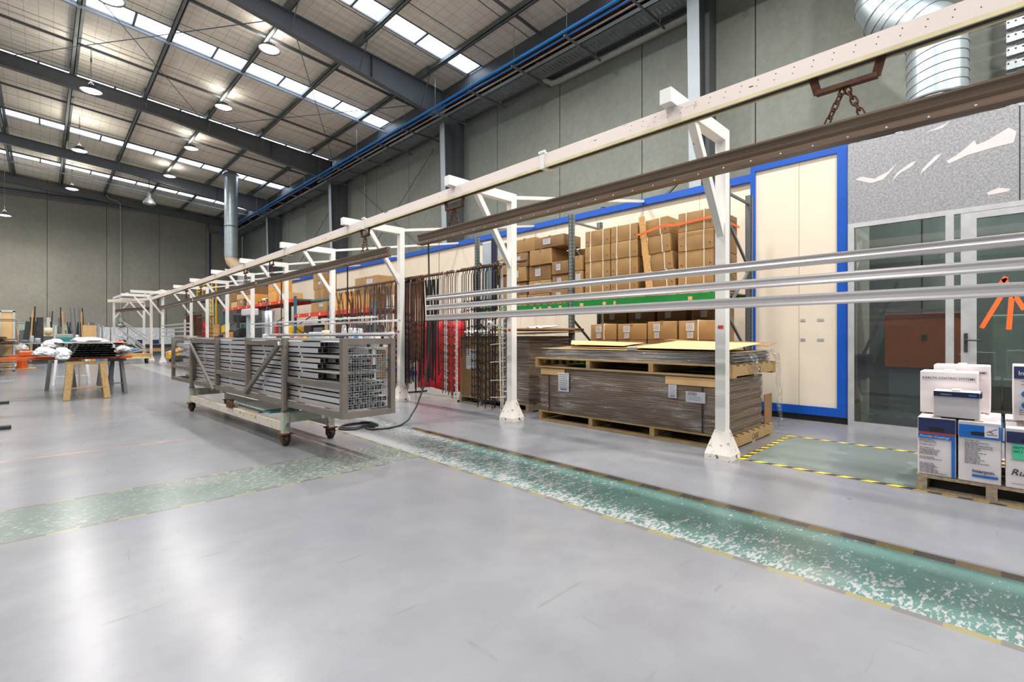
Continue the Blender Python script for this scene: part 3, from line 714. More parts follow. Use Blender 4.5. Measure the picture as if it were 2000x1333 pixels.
carrier(29.0, 31.6, 2.5, 'short brown carrier beam angled where the line curves left', x=3.7, x1=2.9, dots=False)
carrier(32.0, 33.0, 2.5, 'tiny brown carrier beam at the very end of the line', x=3.0, x1=2.75, dots=False)
for y, zb, lb in [(.72, 2.64, 'rusty bracket and two chains nearest the camera'), (4.95, 2.64, 'rusty bracket and chains above the second gantry post'), (7.35, 2.59, 'dark bracket and chains over the middle carrier beam near end'),
                  (11.9, 2.59, 'dark chains over the middle carrier beam far end'), (13.9, 2.59, 'dark chains at the near end of the third carrier beam'), (18.9, 2.59, 'dark chains at the far end of the third carrier beam'),
                  (21.2, 2.59, 'small chains at the near end of the farthest straight carrier beam'), (27.4, 2.59, 'small chains at the far end of the farthest straight carrier beam')]:
    hanger(y, zb, lb, .19 if y < 5 else .14)
# aluminium lengths hung from the carriers
def ap(h):
    if h > .069 and h < .072: return [(-.03, 0), (.02, 0), (.02, h), (-.012, h), (-.02, h - .004), (-.02, h - .012), (-.012, h - .016), (-.012, h - .026), (-.026, h - .034), (-.03, h - .044)]
    return [(-.028, 0), (.02, 0), (.02, h), (-.022, h), (-.0265, h - .004), (-.028, h * .8), (-.0265, h * .55), (-.0285, h * .3), (-.031, h * .12)]
def alu(y0, y1, z, h, lb, x=RX, x1=None, mat='alu', grp=None, dx=0):
    o = MB().prism(ap(h), (x, y0, z), (x if x1 is None else x1, y1, z)).build('aluminium_extrusion', mat); tag(o, lb, 'extrusion', grp); return o
for z, h, lb in [(1.695, .07, 'uppermost of the three long bright aluminium lengths at right'), (1.562, .068, 'middle of the three long bright aluminium lengths at right'), (1.42, .077, 'lowest of the three long bright aluminium lengths at right')]:
    alu(-2.2, 5.55, z, h, lb)
for y, lb in ((5.35, 'thin wire holding the left ends of the three long aluminium lengths'), (-1.2, 'thin wire holding the aluminium lengths, out of the picture')):
    tag(MB().tube([(RX + .045, y, 2.5), (RX + .045, y, 1.41)], .004, 5).bar((RX - .03, y, 1.417), (RX + .05, y, 1.417), .006).bar((RX - .03, y, 1.559), (RX + .05, y, 1.559), .006).bar((RX - .03, y, 1.692), (RX + .05, y, 1.692), .006).build('hanging_wire', 'steel_dark'), lb, 'wire')
for i, (y0, y1, z, m) in enumerate([(6.95, 13.4, 1.50, 'alu_b'), (6.33, 13.2, 1.43, 'alu'), (6.34, 12.1, 1.235, 'alu'), (6.5, 12.3, 1.205, 'alu_b')]):
    alu(y0, y1, z, .03, 'thin aluminium length %s of those hanging behind the trolley' % ['at the top', 'second from the top', 'third from the top', 'at the bottom'][i], mat=m, x=RX + (.03 if i % 2 else -.02))
for y, lb in ((8.1, 'black carrier rod nearer the camera, holding thin aluminium lengths'), (11.4, 'black carrier rod farther off, holding thin aluminium lengths')):
    mb = MB().tube([(RX + .05, y, 2.46), (RX + .05, y, 1.15)], .012, 6)
    for z in (1.495, 1.425, 1.2): mb.bar((RX - .1, y - .25, z - .004), (RX + .1, y + .35, z - .004), .012, .012).bar((RX - .06, y, z - .006), (RX + .06, y, z - .006), .012)
    tag(mb.build('carrier_rod', 'black'), lb, 'rod')
for i in range(4):
    z = [1.66, 1.52, 1.38, 1.2][i]
    alu(20.7, 26.2, z, .05, 'aluminium length %s in the stack hanging before the brown profiles' % ['at the top', 'second down', 'third down', 'at the bottom'][i], mat='alu_b')
for y, lb in ((21.5, 'thin rod holding the far stack of aluminium lengths, near end'), (25.6, 'thin rod holding the far stack of aluminium lengths, far end')):
    tag(MB().tube([(RX + .05, y, 2.46), (RX + .05, y, 1.18)], .01, 6).build('carrier_rod', 'black'), lb, 'rod')
for i, (z, z2, o) in enumerate([(2.0, 1.25, 0), (1.85, 1.0, .1), (1.62, .72, -.1), (1.38, .5, .1), (1.2, .42, 0), (1.1, .36, .15)]):
    tag(MB().bar((2.75 + o, 30.6, z), (3.5 + o * .5, 28.6, z2), .03, .05).build('aluminium_extrusion', 'alu_b'), 'tilted aluminium length %s in the far slanting set' % ordn(i), 'extrusion')
# black hose hanging to the floor with a coil
hose = MB()
pts = [(3.86, 5.62, 2.5), (3.88, 5.63, 1.8), (3.9, 5.66, 1.1), (3.86, 5.7, .55), (3.75, 5.75, .22), (3.58, 5.7, .05), (3.42, 5.62, .014), (3.2, 5.55, .014), (3.0, 5.62, .014)]
cc = (2.98, 5.95)
for i in range(30):
    t = -PI / 2 + 2 * PI * i / 12; rr = .26 - .03 * (i // 12); pts.append((cc[0] + rr * math.cos(t) * 1.0, cc[1] + rr * math.sin(t) * .75, .014 + .014 * (i // 12)))
hose.tube(pts, .012, 7); tag(hose.build('air_hose', 'blackp'), 'black air hose hanging down and coiled on the floor by the trolley', 'hose')
# ------------------------------------------------------------------ hook rail and hook rods
hr = thing('hook_rail', 'brown pipe rail carrying the rows of hook rods', 'rail', (4.99, 4.85, 2.28))
MB().tube([(4.90, 4.72, 2.285), (4.90, 11.3, 2.285)], .022, 10).build('pipe', 'rust_light', hr)
for y in (gy[1], gy[2], gy[3]):
    MB().box(4.852, y - .03, 2.25, 4.9, y + .03, 2.262).build('bracket', 'white_paint', hr)
def rod_mesh(L_, step, side, matn='black', hook=.035, z_top=2.3, h_from=.75, flat=False, name='hook_rod'):
    mb = MB(); hk = MB()
    mb.tube([(-.025, 0, -.02), (-.02, 0, .022), (0, 0, .034), (.022, 0, .02), (.022, 0, -.05), (.0, 0, -.09), (0, 0, -L_)], .0075, 5)
    z = -h_from
    while z > -L_ + .01:
        for sg in side:
            hk.bar((0, sg * 0, z), (0, sg * hook, z), .0065).bar((0, sg * hook, z), (0, sg * (hook + .006), z + .022), .0065)
        z -= step
    return mb, hk
protos = []
def proto_rod(L_, step, side, mat_top, mat_hook, label, grp, hf=.75, hook=.035, parts=True):
    mb, hk = rod_mesh(L_, step, side, hook=hook, h_from=hf)
    if not parts: mb.v, n0 = mb.v + hk.v, len(mb.v); mb.f += [[i + n0 for i in f] for f in hk.f]; mb.mi += hk.mi; mb.sm += hk.sm
    o = mb.build('hook_rod', mat_top, keep=True); tag(o, label, 'hook rod', grp)
    if not parts: return o
    me = None; z = -hf
    while z > -L_ + .01:
        if me is None:
            h_ = MB().bar((0, -hook, 0), (0, hook, 0), .0075).bar((0, hook, 0), (0, hook + .006, .026), .0075).bar((0, -hook, 0), (0, -hook - .006, .026), .0075).build('hook', mat_hook, o, local=True); me = h_.data
        else: h_ = bpy.data.objects.new('hook', me); COL.objects.link(h_); h_.parent = o
        h_.location = (0, 0, z); z -= step
    return o
sets = [ # (y from, y to, count, length, step, matTop, matHook, label)
 (5.25, 5.95, 19, 2.22, .142, 'black', 'black', 'long black hook rod hanging in the bundle beside the second gantry post', 'black hook rods by the second gantry post', .55),
 (5.18, 5.26, 2, 2.26, .15, 'white', 'white', 'white coated hook rod at the right end of the black bundle', 'white hook rods by the second gantry post', .55),
 (5.98, 6.2, 4, 1.45, .15, 'black', 'black', 'shorter black hook rod left of the long bundle by the second post', 'short hook rods by the second gantry post', .55),
 (6.28, 6.36, 2, 2.12, .12, 'white', 'white', 'white hook rod in front of the red cloth, right of the two pairs', 'right pair of white hook rods by the red cloth', .55),
 (6.58, 6.66, 2, 2.12, .12, 'white', 'white', 'white hook rod in front of the red cloth, left of the two pairs', 'left pair of white hook rods by the red cloth', .55),
 (6.34, 6.76, 7, 2.15, .16, 'rust_light', 'black', 'brown-topped hook rod among the white ones by the red cloth', 'brown hook rods by the red cloth', .8),
 (7.3, 7.74, 18, 1.6, .13, 'rust_light', 'black', 'brown-topped hook rod hanging before the dark straps', 'hook rods before the dark straps', .9),
 (7.6, 7.95, 13, 2.0, .13, 'black', 'black', 'black hook rod in the dense middle cluster', 'black rods in the middle cluster', .7),
 (7.78, 8.3, 26, 2.15, .12, 'rust_light', 'black', 'brown-topped rod with black hooks, right of the third gantry post', 'hook rods right of the third gantry post', .95)]
rr = random.Random(3)
for a, b, n, L_, st, mt, mh, lb, gp, hf in sets:
    p = proto_rod(L_, st, (1, -1), mt, mh, lb, gp, hf)
    for i in range(n):
        y = a + (b - a) * (i + .5) / n + rr.uniform(-.01, .01); rz = rr.uniform(-.5, .5); tilt = rr.uniform(-.012, .012)
        o = p if i == 0 else dup(p)
        o.location = (4.90, y, 2.285 + rr.uniform(-.002, .002)); o.rotation_euler = (tilt, 0, rz); o.scale = (1, 1, rr.uniform(.93, 1.0))
# straps (group between third and fourth gantry posts, and the dark ones)
def strap(L_, bend, wd, mat, name='hanging_strap', lb='', gp=''):
    mb = MB(); mb.tube([(-.024, 0, -.02), (-.02, 0, .022), (0, 0, .032), (.022, 0, .02), (.01, 0, -.1)], .005, 5)
    n = 8; prev = Vector((.005, 0, -.08))
    for i in range(1, n + 1):
        t = i / n; q = Vector((.005 + .01 * math.sin(t * 5), bend * math.sin(t * PI * .9), -.08 - (L_ - .08) * t)); mb.bar(prev, q, wd, .003, up=(1, 0, 0)); prev = q
    mb.bar(prev, prev + Vector((0, .04, .0)), .012, .004, up=(1, 0, 0)).bar(prev + Vector((0, .04, 0)), prev + Vector((0, .045, .04)), .01, .004, up=(1, 0, 0))
    o = mb.build(name, mat, keep=True); tag(o, lb, 'strap', gp); return o
for a, b, n, L_, bend, wd, mt, lb, gp in [
    (8.4, 9.3, 22, .98, .02, .03, 'rust_light', 'brown flat hanging strap in the row right of the bent ones', 'brown straps between third and fourth posts'),
    (8.4, 9.9, 26, 1.1, -.04, .02, 'steel_dark', 'grey metal strip hanging among the brown straps', 'grey strips between third and fourth posts'),
    (9.3, 10.4, 20, .9, .03, .035, 'rust_light', 'brown flat strap in the far half of the row', 'brown straps toward the fourth post'),
    (10.4, 11.2, 14, 1.02, -.14, .035, 'brown_steel', 'dark bent strap at the far end of the hook rail', 'bent straps at the far end of the hook rail'),
    (6.78, 7.6, 20, 1.95, .03, .045, 'black', 'dark limp strap hanging before the red cloth', 'dark straps before the red cloth')]:
    p = strap(L_, bend, wd, mt, lb=lb, gp=gp)
    for i in range(n):
        y = a + (b - a) * (i + .5) / n + rr.uniform(-.015, .015); o = p if i == 0 else dup(p)
        o.location = (4.905, y, 2.285); o.rotation_euler = (rr.uniform(-.03, .03), 0, rr.uniform(-.6, .6)); o.scale = (1, rr.choice((1, -1, .6)), rr.uniform(.85, 1.05))
# white ladder-like rack on the second post, tape roll and switch
lr = thing('drying_rack', 'thin white rack with cross pegs fixed beside the second gantry post', 'rack', (4.74, 5.1, 0))
MB().bar((4.72, 5.05, .25), (4.72, 5.12, 1.95), .012).build('upright', 'cream_lip', lr)
for z in (1.14, .86, .6, .33, .08): MB().bar((4.74, 4.98, z + .25), (4.74, 5.3, z + .22), .012).build('peg', 'white', lr)
tr = MB().lathe((4.70, 5.27, 1.385), [(.02, -.02), (.05, -.02), (.05, .025), (.02, .025), (.02, -.02)], 16, axis='x'); tr = tr.build('tape_roll', 'white'); tag(tr, 'white tape roll with dark core hung on the top peg by the second post', 'roll')
MB().lathe((4.70, 5.27, 1.385), [(.0, -.018), (.02, -.018)], 12, axis='x').build('core', 'navy', tr)
es = thing('emergency_stop', 'yellow emergency stop box with red button on the second gantry post', 'switch', (4.74, 4.95, 1.48))
MB().rbox(4.68, 4.9, 1.47, 4.748, 5.0, 1.56, .008).build('housing', 'yellow', es); MB().lathe((4.66, 4.98, 1.515), [(0, -.02), (.025, -.015), (.028, 0), (.012, .005), (.012, .03)], 12, axis='x').build('button', 'redprint', es)
tag(MB().rbox(4.70, 7.9, 1.9, 4.74, 7.96, 1.97, .006).build('small_box', 'steel_blue'), 'small grey box on the third gantry post', 'box') if False else None
# red cloth behind the rods
mb = MB(); n = 14
def cloth(mb, x, y0, y1, z0, z1, amp=.04, seed=0, ny=14, nz=8, thick=.012):
    r_ = random.Random(seed); vs = []
    for t in (0, thick):
        for i in range(ny + 1):
            for j in range(nz + 1):
                u = i / ny; v = j / nz
                vs.append((x + t + amp * math.sin(u * 17 + seed) * (1 - v * .5) + amp * .4 * math.sin(u * 41 + v * 3), y0 + (y1 - y0) * u, z0 + (z1 - z0) * v + (.02 * math.sin(u * 9 + seed) if j == 0 else 0)))
    m = (ny + 1) * (nz + 1); fs = []
    for i in range(ny):
        for j in range(nz):
            a = i * (nz + 1) + j; q = (a, a + nz + 1, a + nz + 2, a + 1); fs.append(q[::-1]); fs.append(tuple(k + m for k in q))
    for i in range(ny):
        a = i * (nz + 1); fs.append((a, a + nz + 1, a + nz + 1 + m, a + m)); a += nz; fs.append((a + m, a + nz + 1 + m, a + nz + 1, a))
    for j in range(nz):
        a = j; fs.append((a + m, a + m + 1, a + 1, a)); a = ny * (nz + 1) + j; fs.append((a, a + 1, a + m + 1, a + m))
    return mb.add(vs, fs, 0, True)
rc = thing('red_cloth_screen', 'bright red cloth sheet behind the hanging hook rods', 'cloth', (5.75, 7.6, 0))
cloth(MB(), 5.7, 7.12, 8.7, .14, 1.5, .03, 2).build('sheet', 'redcloth', rc)
MB().tube([(5.72, 7.0, 1.52), (5.72, 8.8, 1.52)], .015, 6).tube([(5.72, 7.0, 0), (5.72, 7.0, 1.53)], .015, 6).tube([(5.72, 8.8, 0), (5.72, 8.8, 1.53)], .015, 6).bar((5.45, 7.0, .015), (6.0, 7.0, .015), .03).bar((5.45, 8.8, .015), (6.0, 8.8, .015), .03).build('stand', 'black', rc)
# ================================================================== trolley with cage full of aluminium lengths
TR = thing('cage_trolley', 'long steel cage trolley on castors, loaded with aluminium lengths', 'trolley', (1.95, 4.2, 0), math.atan2(.25, 4.75))
TL = 6.15; TW = .56; Z0, Z1 = .44, 1.185
T = MAT[TR.name]
def tb(mb, name, mat, parent=TR, label=None): return mb.build(name, mat, parent, local=True, label=label)
def post(y, x=0.0, z0=Z0, z1=Z1, w=.05, d=.06, name='cage_upright'): tb(MB().box(x - (.0 if x == 0 else w), y - d / 2, z0, x + (w if x == 0 else 0), y + d / 2, z1), name, 'cage')
S_ = [0.03, 1.33, 2.46, 3.68, 4.9, TL - .03]
for y in S_:
    post(y); post(y, TW)
    if y in (1.33, 4.9):
        tb(MB().box(-.03, y - .1, Z0 - .04, -.001, y - .035, Z1 - .12), 'stiffener_plate', 'cage')
# rails near side
def hr_(y0, y1, z, x=0, h=.05): tb(MB().box(x + .002, y0, z - h / 2, x + .042, y1, z + h / 2), 'cage_rail', 'cage')
hr_(0.06, TL - .06, Z0 + .03, 0, .06); hr_(0.06, TL - .06, Z0 + .03, TW - .045, .06); hr_(0.06, TL - .06, Z1 - .03, TW - .045)
hr_(1.36, 2.43, Z1 - .06, 0, .055); hr_(3.71, 4.87, Z1 - .06, 0, .05)
hr_(0.06, 1.3, .735, 0, .055); hr_(2.49, 3.65, .70, 0, .055); hr_(4.93, TL - .06, .68, 0, .05)
tb(MB().bar((-.02, 1.36, Z1 - .06), (-.02, 2.42, Z0 + .06), .05, .04, up=(1, 0, 0)), 'diagonal_brace', 'cage')
tb(MB().bar((-.02, 4.86, Z1 - .1), (-.02, 3.70, Z0 - .0), .035, .03, up=(1, 0, 0)), 'diagonal_brace', 'cage')
for y in (0.03, TL - .03):
    for z in (Z0 + .025, Z1 - .03): tb(MB().box(.05, y - .028, z - .028, TW - .05, y + .028, z + .028), 'end_rail', 'cage')
    w = MB()
    for i in range(1, 17): x = .05 + (TW - .1) * i / 17; w.bar((x, y + .01, Z0 + .05), (x, y + .01, Z1 - .06), .0025)
    for i in range(1, 26): z = Z0 + .05 + (Z1 - Z0 - .11) * i / 26; w.bar((.05, y + .012, z), (TW - .05, y + .012, z), .0025)
    tb(w, 'wire_mesh', 'galv')
cw = MB()
for y in (1.33, 2.46, 3.68, 4.9): cw.box(.04, y - .02, Z0, TW - .04, y + .02, Z0 + .025)
tb(cw, 'cage_floor_bearer', 'cage')
# lower painted base
y0, y1 = 1.27, 4.98
tb(MB().box(-.01, y0, .16, .06, y1, .255), 'base_side_beam', 'whitemetal_cream'); tb(MB().box(TW - .06, y0, .16, TW + .01, y1, .255), 'base_side_beam', 'whitemetal_cream')
for y in (y0, y1 - .09, 3.05): tb(MB().box(.06, y, .255 if y != 3.05 else .17, TW - .06, y + .09, .36 if y != 3.05 else .3), 'base_cross_beam', 'sage')
for y in (y0 + .04, y1 - .04):
    for x in (.02, TW - .02):
        tb(MB().box(x - .035, y - .04, .14, x + .035, y + .04, .37), 'base_corner_post', 'sage'); tb(MB().frust((x, y, 0), .075, .055, .37, .4).box(x - .025, y - .025, .4, x + .025, y + .025, Z0 + .01), 'leg_socket', 'cage')
        c = tb(MB().box(x - .06, y - .06, .125, x + .06, y + .06, .14).box(x - .045, y - .03, .04, x - .035, y + .03, .13).box(x + .035, y - .03, .04, x + .045, y + .03, .13).cyl((x, y, .105), (x, y, .128), .04, .045, 12).box(x - .045, y - .05, .09, x + .045, y + .04, .1), 'castor_fork', 'rust')
        tb(MB().lathe((x, y, .062), [(.0, -.02), (.035, -.02), (.035, -.024), (.06, -.022), (.062, 0), (.06, .022), (.035, .024), (.035, .02), (0, .02)], 18, axis='x'), 'wheel', 'rubber', c)
        tb(MB().lathe((x, y, .062), [(0, -.027), (.022, -.027), (.028, -.025)], 14, axis='x'), 'wheel_hub', 'yellow', c)
tb(MB().box(.06, 2.2, .255, TW - .06, 3.3, .275), 'lower_shelf', 'wood_old')
bx = MB().box(-.015, 3.12, .25, .07, 3.14, .345).box(-.02, 2.9, .25, -.005, 3.14, .34); tb(bx, 'shelf_end_stop', 'rust')
LD = 'lying on the lower shelf of the cage trolley'
def wobj(mb, name, mat, label, cat, group=None):
    mb.xf(T); o = mb.build(name, mat); return tag(o, label, cat, group)
wobj(MB().rbox(.08, 2.05, .277, TW - .1, 3.05, .287, .002), 'flat_sheet', 'paper', 'white flat panel ' + LD, 'panel')
wobj(MB().rbox(.06, 1.85, .289, TW - .14, 2.95, .305, .002), 'flat_sheet', 'teal', 'teal-edged flat panel ' + LD, 'panel')
wobj(MB().rbox(.05, 2.0, .307, TW - .12, 2.9, .318, .002), 'flat_sheet', 'alu_b', 'grey flat panel topmost of those ' + LD, 'panel')
wobj(MB().rbox(.1, 2.92, .277, .3, 3.1, .315, .008, .004), 'crumpled_wrap', 'paper', 'crumpled pale wrapping on the trolley lower shelf', 'wrap')
# the aluminium lengths: hollow box sections, rows from the cage floor upward
def hollow(mb, x0, x1, z0, z1, ya, yb, t=.003):
    mb.box(x0, ya, z0, x0 + t, yb, z1).box(x1 - t, ya, z0, x1, yb, z1).box(x0 + t, ya, z0, x1 - t, yb, z0 + t).box(x0 + t, ya, z1 - t, x1 - t, yb, z1)
    # black plates near each end, painting the shade inside the hollow
    for y in (ya + .02, yb - .03): mb.box(x0 + t, y, z0 + t, x1 - t, y + .004, z1 - t, 1)
    cx, cz = (x0 + x1) / 2, (z0 + z1) / 2
    return mb
rz_ = random.Random(5)
z = Z0 + .062; row = 0
rows = []
while z < Z1 - .01:
    h = [.052, .05, .036, .052, .03, .055, .022, .05, .045, .03, .052, .05, .03, .055, .03][row % 15]
    if z + h > Z1 + .045: break
    x = .056; i = 0; xmax = TW - .054
    while x < xmax - .03:
        w = rz_.choice((.05, .05, .065, .04)) if i else .055
        if x + w > xmax: break
        low = z < .735
        ya = rz_.uniform(.05, .12) if low else (rz_.uniform(.52, .62) if i == 0 else rz_.uniform(.08, .5))
        if not low and i == 1 and row % 3: ya = .62
        if h < .035 and not low: ya = .08
        yb = TL - rz_.uniform(.1, 1.3)
        if z > 1.1 and i > 3: x += w; i += 1; continue
        hh = h - .004
        mb = hollow(MB(), x, x + w - .003, z, z + hh, ya, yb); mb.xf(T)
        o = mb.build('aluminium_bar', [['alu_b', 'alu', 'alu_c'][rz_.randrange(3)], 'rubber'])
        rows.append((o, row, i)); x += w; i += 1
    z += h + .011; row += 1
nr = row
for o, r_, i in rows:
    pos = 'bottom' if r_ == 0 else ('top' if r_ == nr - 1 else ordn(r_) + ' up')
    tag(o, 'aluminium bar in the trolley cage, %s row, %s across' % (pos, ordn(i)), 'bar', 'aluminium bars loaded in the cage trolley')
# thin battens between the rows
zz = Z0 + .062
for r_ in range(nr):
    h = [.052, .05, .036, .052, .03, .055, .022, .05, .045, .03, .052, .05, .03, .055, .03][r_ % 15]
    zz += h - .004
    for q, y in enumerate((1.0, 2.0, 3.2, 4.4, 5.0)):
        if r_ < nr - 1:
            wobj(MB().box(.056, y + .04 * math.sin(r_ * 2.1), zz + .001, TW - .055, y + .03 + .04 * math.sin(r_ * 2.1), zz + .013), 'spacer_batten', 'white', 'thin spacer above bar row %d of the trolley load, %s from its near end' % (r_ + 1, ordn(q)), 'spacer', 'spacers in the trolley load')
    zz += .015
# ================================================================== booth, office, racks, crates and cartons
b = thing('coating_booth', 'cream insulated panel booth with blue trim behind the racks', 'booth', (9.3, 14, 0))
bm = MB()
y = 2.72
while y < 27.9:
    y2 = min(y + 1.15, 28.0); bm.box(8.6, y + .003, .1, 8.66, y2 - .003, 3.82); y = y2
bm.build('panel_wall', 'booth', b)
MB().box(8.605, 2.72, .1, 8.67, 28, 3.8).box(8.66, 2.72, 3.7, 9.4, 28, 3.8).box(8.6, 28, .1, 9.4, 28.06, 3.8).build('panel_backing', 'card_dark', b)
MB().box(8.54, 2.72, 3.82, 8.68, 28.1, 3.95).build('top_trim', 'blue', b); MB().box(8.56, 2.72, 0, 8.66, 28.1, .1).build('bottom_trim', 'blue', b)
for y in (6.0, 9.4, 14.5, 20.5): MB().box(8.58, y - .04, 3.95, 8.7, y + .04, 3.99).build('lifting_lug', 'navy', b)
e = thing('booth_end_unit', 'tall cream door panel framed in bright blue, right of the racks', 'booth', (8.2, 2.1, 0))
y0, y1, x = 1.46, 2.71, 7.8
MB().box(x, y0, .09, x + .1, y0 + .12, 3.85).build('frame_post', 'blue', e); MB().box(x, y1 - .07, .09, x + .1, y1, 3.85).build('frame_post', 'blue', e)
MB().box(x, y0 + .12, 3.73, x + .1, y1 - .07, 3.85).build('frame_head', 'blue', e); MB().box(x, y0 + .12, .09, x + .1, y1 - .07, .21).build('frame_sill', 'blue', e)
MB().box(x + .02, y0, 0, x + .1, y1, .09).build('plinth', 'black', e)
ym = 2.05
for a, c in ((y0 + .12, ym - .002), (ym + .002, y1 - .07)):
    MB().box(x + .025, a, .21, x + .08, c, 3.73).build('door_leaf', 'booth', e)
n_ = MB()
for zz in (1.42, 1.14):
    for yy, w in ((2.0, .06), (1.78, .08)):
        n_.box(x + .02, yy - w / 2, zz, x + .026, yy + w / 2, zz + .035)
n_.build('pressed_clip', 'alu_frame', e)
MB().box(x + .1, y0, 0, 9.35, y0 + .08, 3.8).box(x + .1, y1 - .08, 0, 8.6, y1, 3.8).box(x + .1, y0, 3.74, 9.4, y1, 3.8).build('side_wall', 'booth', e)
# office of glass and galvanised sheet
of = thing('glass_office', 'glass and aluminium partition with galvanised sheet above, at right', 'partition', (7.8, .4, 0))
of['kind'] = 'structure' if False else ''
del of['kind']
fx0, fx1 = 7.77, 7.83
fr = [(1.38, 1.45, 0, 2.72), (.395, .47, 0, 2.66)]
for a, c, z0, z1 in fr: MB().box(fx0, a, z0, fx1, c, z1).build('frame_post', 'alu_frame', of)
MB().box(fx0, -2.2, 2.66, fx1, 1.38, 2.72).build('head_rail', 'alu_frame', of)
MB().box(fx0, .47, 0, fx1, 1.38, .06).build('sill_rail', 'alu_frame', of)
MB().box(7.795, .47, .06, 7.803, 1.38, 2.66).build('window_pane', 'glass', of); MB().box(7.795, .335, 0.02, 7.803, .395, 2.66).build('side_pane', 'glass', of)
tp = [(.335, .34)]
MB().box(fx0 + .01, -.14, 2.72, fx1 - .01, 1.45, 3.8).build('galvanised_sheet', 'spangle', of)
MB().box(fx0 + .01, -2.2, 2.72, fx1 - .01, -.15, 3.78).build('galvanised_sheet', 'spangle', of)
MB().box(fx0 + .008, -.15, 2.72, fx0 + .0125, -.14, 3.78).build('sheet_joint', 'rubber', of)
# smears of pale filler on the sheet: their own ragged shapes
def smear(pts): 
    m_ = MB(); n = len(pts); m_.add([(fx0 + .0085, p[0], p[1]) for p in pts], [tuple(range(n))]); return m_
M['filler'] = plain('pale_filler', '#CFC6C6', .6, 0, .04)
def PXs(l): return l
for pts in ([(1.37, 3.31), (1.30, 3.33), (1.16, 3.27), (1.02, 3.33), (.93, 3.42), (.98, 3.34), (1.07, 3.24), (1.2, 3.22), (1.3, 3.27)],
            [(.98, 3.2), (.9, 3.28), (.78, 3.34), (.74, 3.40), (.8, 3.38), (.93, 3.29)],
            [(.7, 3.22), (.55, 3.36), (.5, 3.43), (.57, 3.4), (.68, 3.28)],
            [(.46, 3.32), (.38, 3.36), (.28, 3.44), (.22, 3.50), (.2, 3.44), (.1, 3.47), (-.06, 3.56), (-.12, 3.5), (-.1, 3.38), (.06, 3.37), (.2, 3.35), (.28, 3.34), (.44, 3.28)],
            [(.12, 2.86), (.02, 2.9), (-.08, 2.86), (-.05, 2.84), (.1, 2.83)],
            [(.66, 3.72), (.5, 3.76), (.42, 3.79), (.5, 3.73)]):
    smear(pts).build('filler_smear', 'filler', of, label='pale filler smear')
d = thing('office_door', 'aluminium framed glass door with black lever handle, right edge', 'door', (7.78, -.3, 0))
MB().box(fx0 - .005, .2, .02, fx1, .335, 2.655).build('stile', 'alu_frame', d); MB().box(fx0 - .005, -.86, .02, fx1, -.73, 2.655).build('stile', 'alu_frame', d)
MB().box(fx0 - .005, -.73, 2.58, fx1, .2, 2.655).build('top_rail', 'alu_frame', d); MB().box(fx0 - .005, -.73, .02, fx1, .2, .16).build('bottom_rail', 'alu_frame', d)
MB().box(7.795, -.73, .16, 7.803, .2, 2.58).build('door_pane', 'glass', d)
h = MB().box(fx0 - .02, .275, 1.02, fx0 - .006, .307, 1.24).build('handle_plate', 'blackp', d)
MB().tube([(fx0 - .02, .291, 1.16), (fx0 - .06, .291, 1.16), (fx0 - .065, .28, 1.158), (fx0 - .065, .16, 1.155)], .009, 8).build('lever', 'blackp', h)
tx = MB()
for p, q in [((.02, 1.78), (-.14, 1.42)), ((.0, 1.80), (.10, 1.62)), ((-.02, 1.72), (.2, 1.22)), ((-.05, 1.7), (-.02, 1.2)), ((-.02, 1.6), (-.35, 1.85))]:
    tx.bar((7.792, p[0] - .04, p[1] + .08), (7.792, q[0] - .04, q[1] + .08), .045, .002, up=(1, 0, 0))
tx.build('orange_tape_mark', 'tape_o', d, label='strips of orange tape stuck on the glass')
MB().box(fx0, -2.2, 0, fx1, -.86, .06).box(fx0, -2.2, 0, fx1, -2.13, 2.66).build('frame_post', 'alu_frame', of); MB().box(7.795, -2.13, .06, 7.803, -.87, 2.66).build('window_pane', 'glass', of)
# inside the office
oc = thing('orange_cabinet', 'orange steel cabinet inside the glass office', 'cabinet', (9.8, .95, 0))
MB().rbox(9.55, .3, .72, 10.1, 1.3, 1.56, .01).build('body', 'orange', oc); MB().box(9.6, .35, 0, 10.05, 1.25, .71).build('base', 'steel_dark', oc); MB().box(9.53, .78, 1.16, 9.555, .84, 1.23).build('lock', 'blackp', oc)
MB().bar((9.5, .2, 1.6), (9.5, 1.35, 1.6), .03).build('top_rail', 'galv', oc)
tag(MB().bar((8.6, 1.02, 1.96), (8.6, 1.458, .82), .04, .04).build('diagonal_prop', 'galv'), 'pale diagonal tube inside the glass office', 'tube')
tag(MB().rbox(9.3, -.75, .5, 9.9, .1, 1.5, .02).build('glass_tank', 'pale'), 'pale box unit behind the glass door', 'unit')
tag(MB().box(8.1, 1.36, 0, 8.5, 1.44, .6).build('panel_offcut', 'cream_lip'), 'cream panel offcut leaning inside the office corner', 'panel')
tag(MB().rbox(8.0, 1.28, .62, 8.5, 1.45, .95, .02).build('blue_bin', 'navy'), 'blue bin behind the office glass at left', 'bin')
ol = bpy.data.lights.new('office_fill_light', 'AREA'); ol.energy = 45; ol.size = 1.2; ol.color = (.92, .97, 1); oo = bpy.data.objects.new('office_fill_light', ol); oo.location = (9.3, .2, 3.9); COL.objects.link(oo)  # added fill light that brightens the dark office interior
sh = thing('slotted_shelving', 'stack of slotted galvanised channels at the top right corner', 'channel rack', (9.9, -.5, 3.9))
for k in range(17):
    z = 3.95 + k * .19; MB().box(9.55, -1.6, z, 9.62, -.05, z + .11).build('slotted_channel', 'galv', sh)
    q = MB()
    for j in range(22): q.box(9.546, -1.55 + j * .07, z + .07, 9.551, -1.53 + j * .07, z + .09)
    q.build('slot_row', 'rubber', sh)
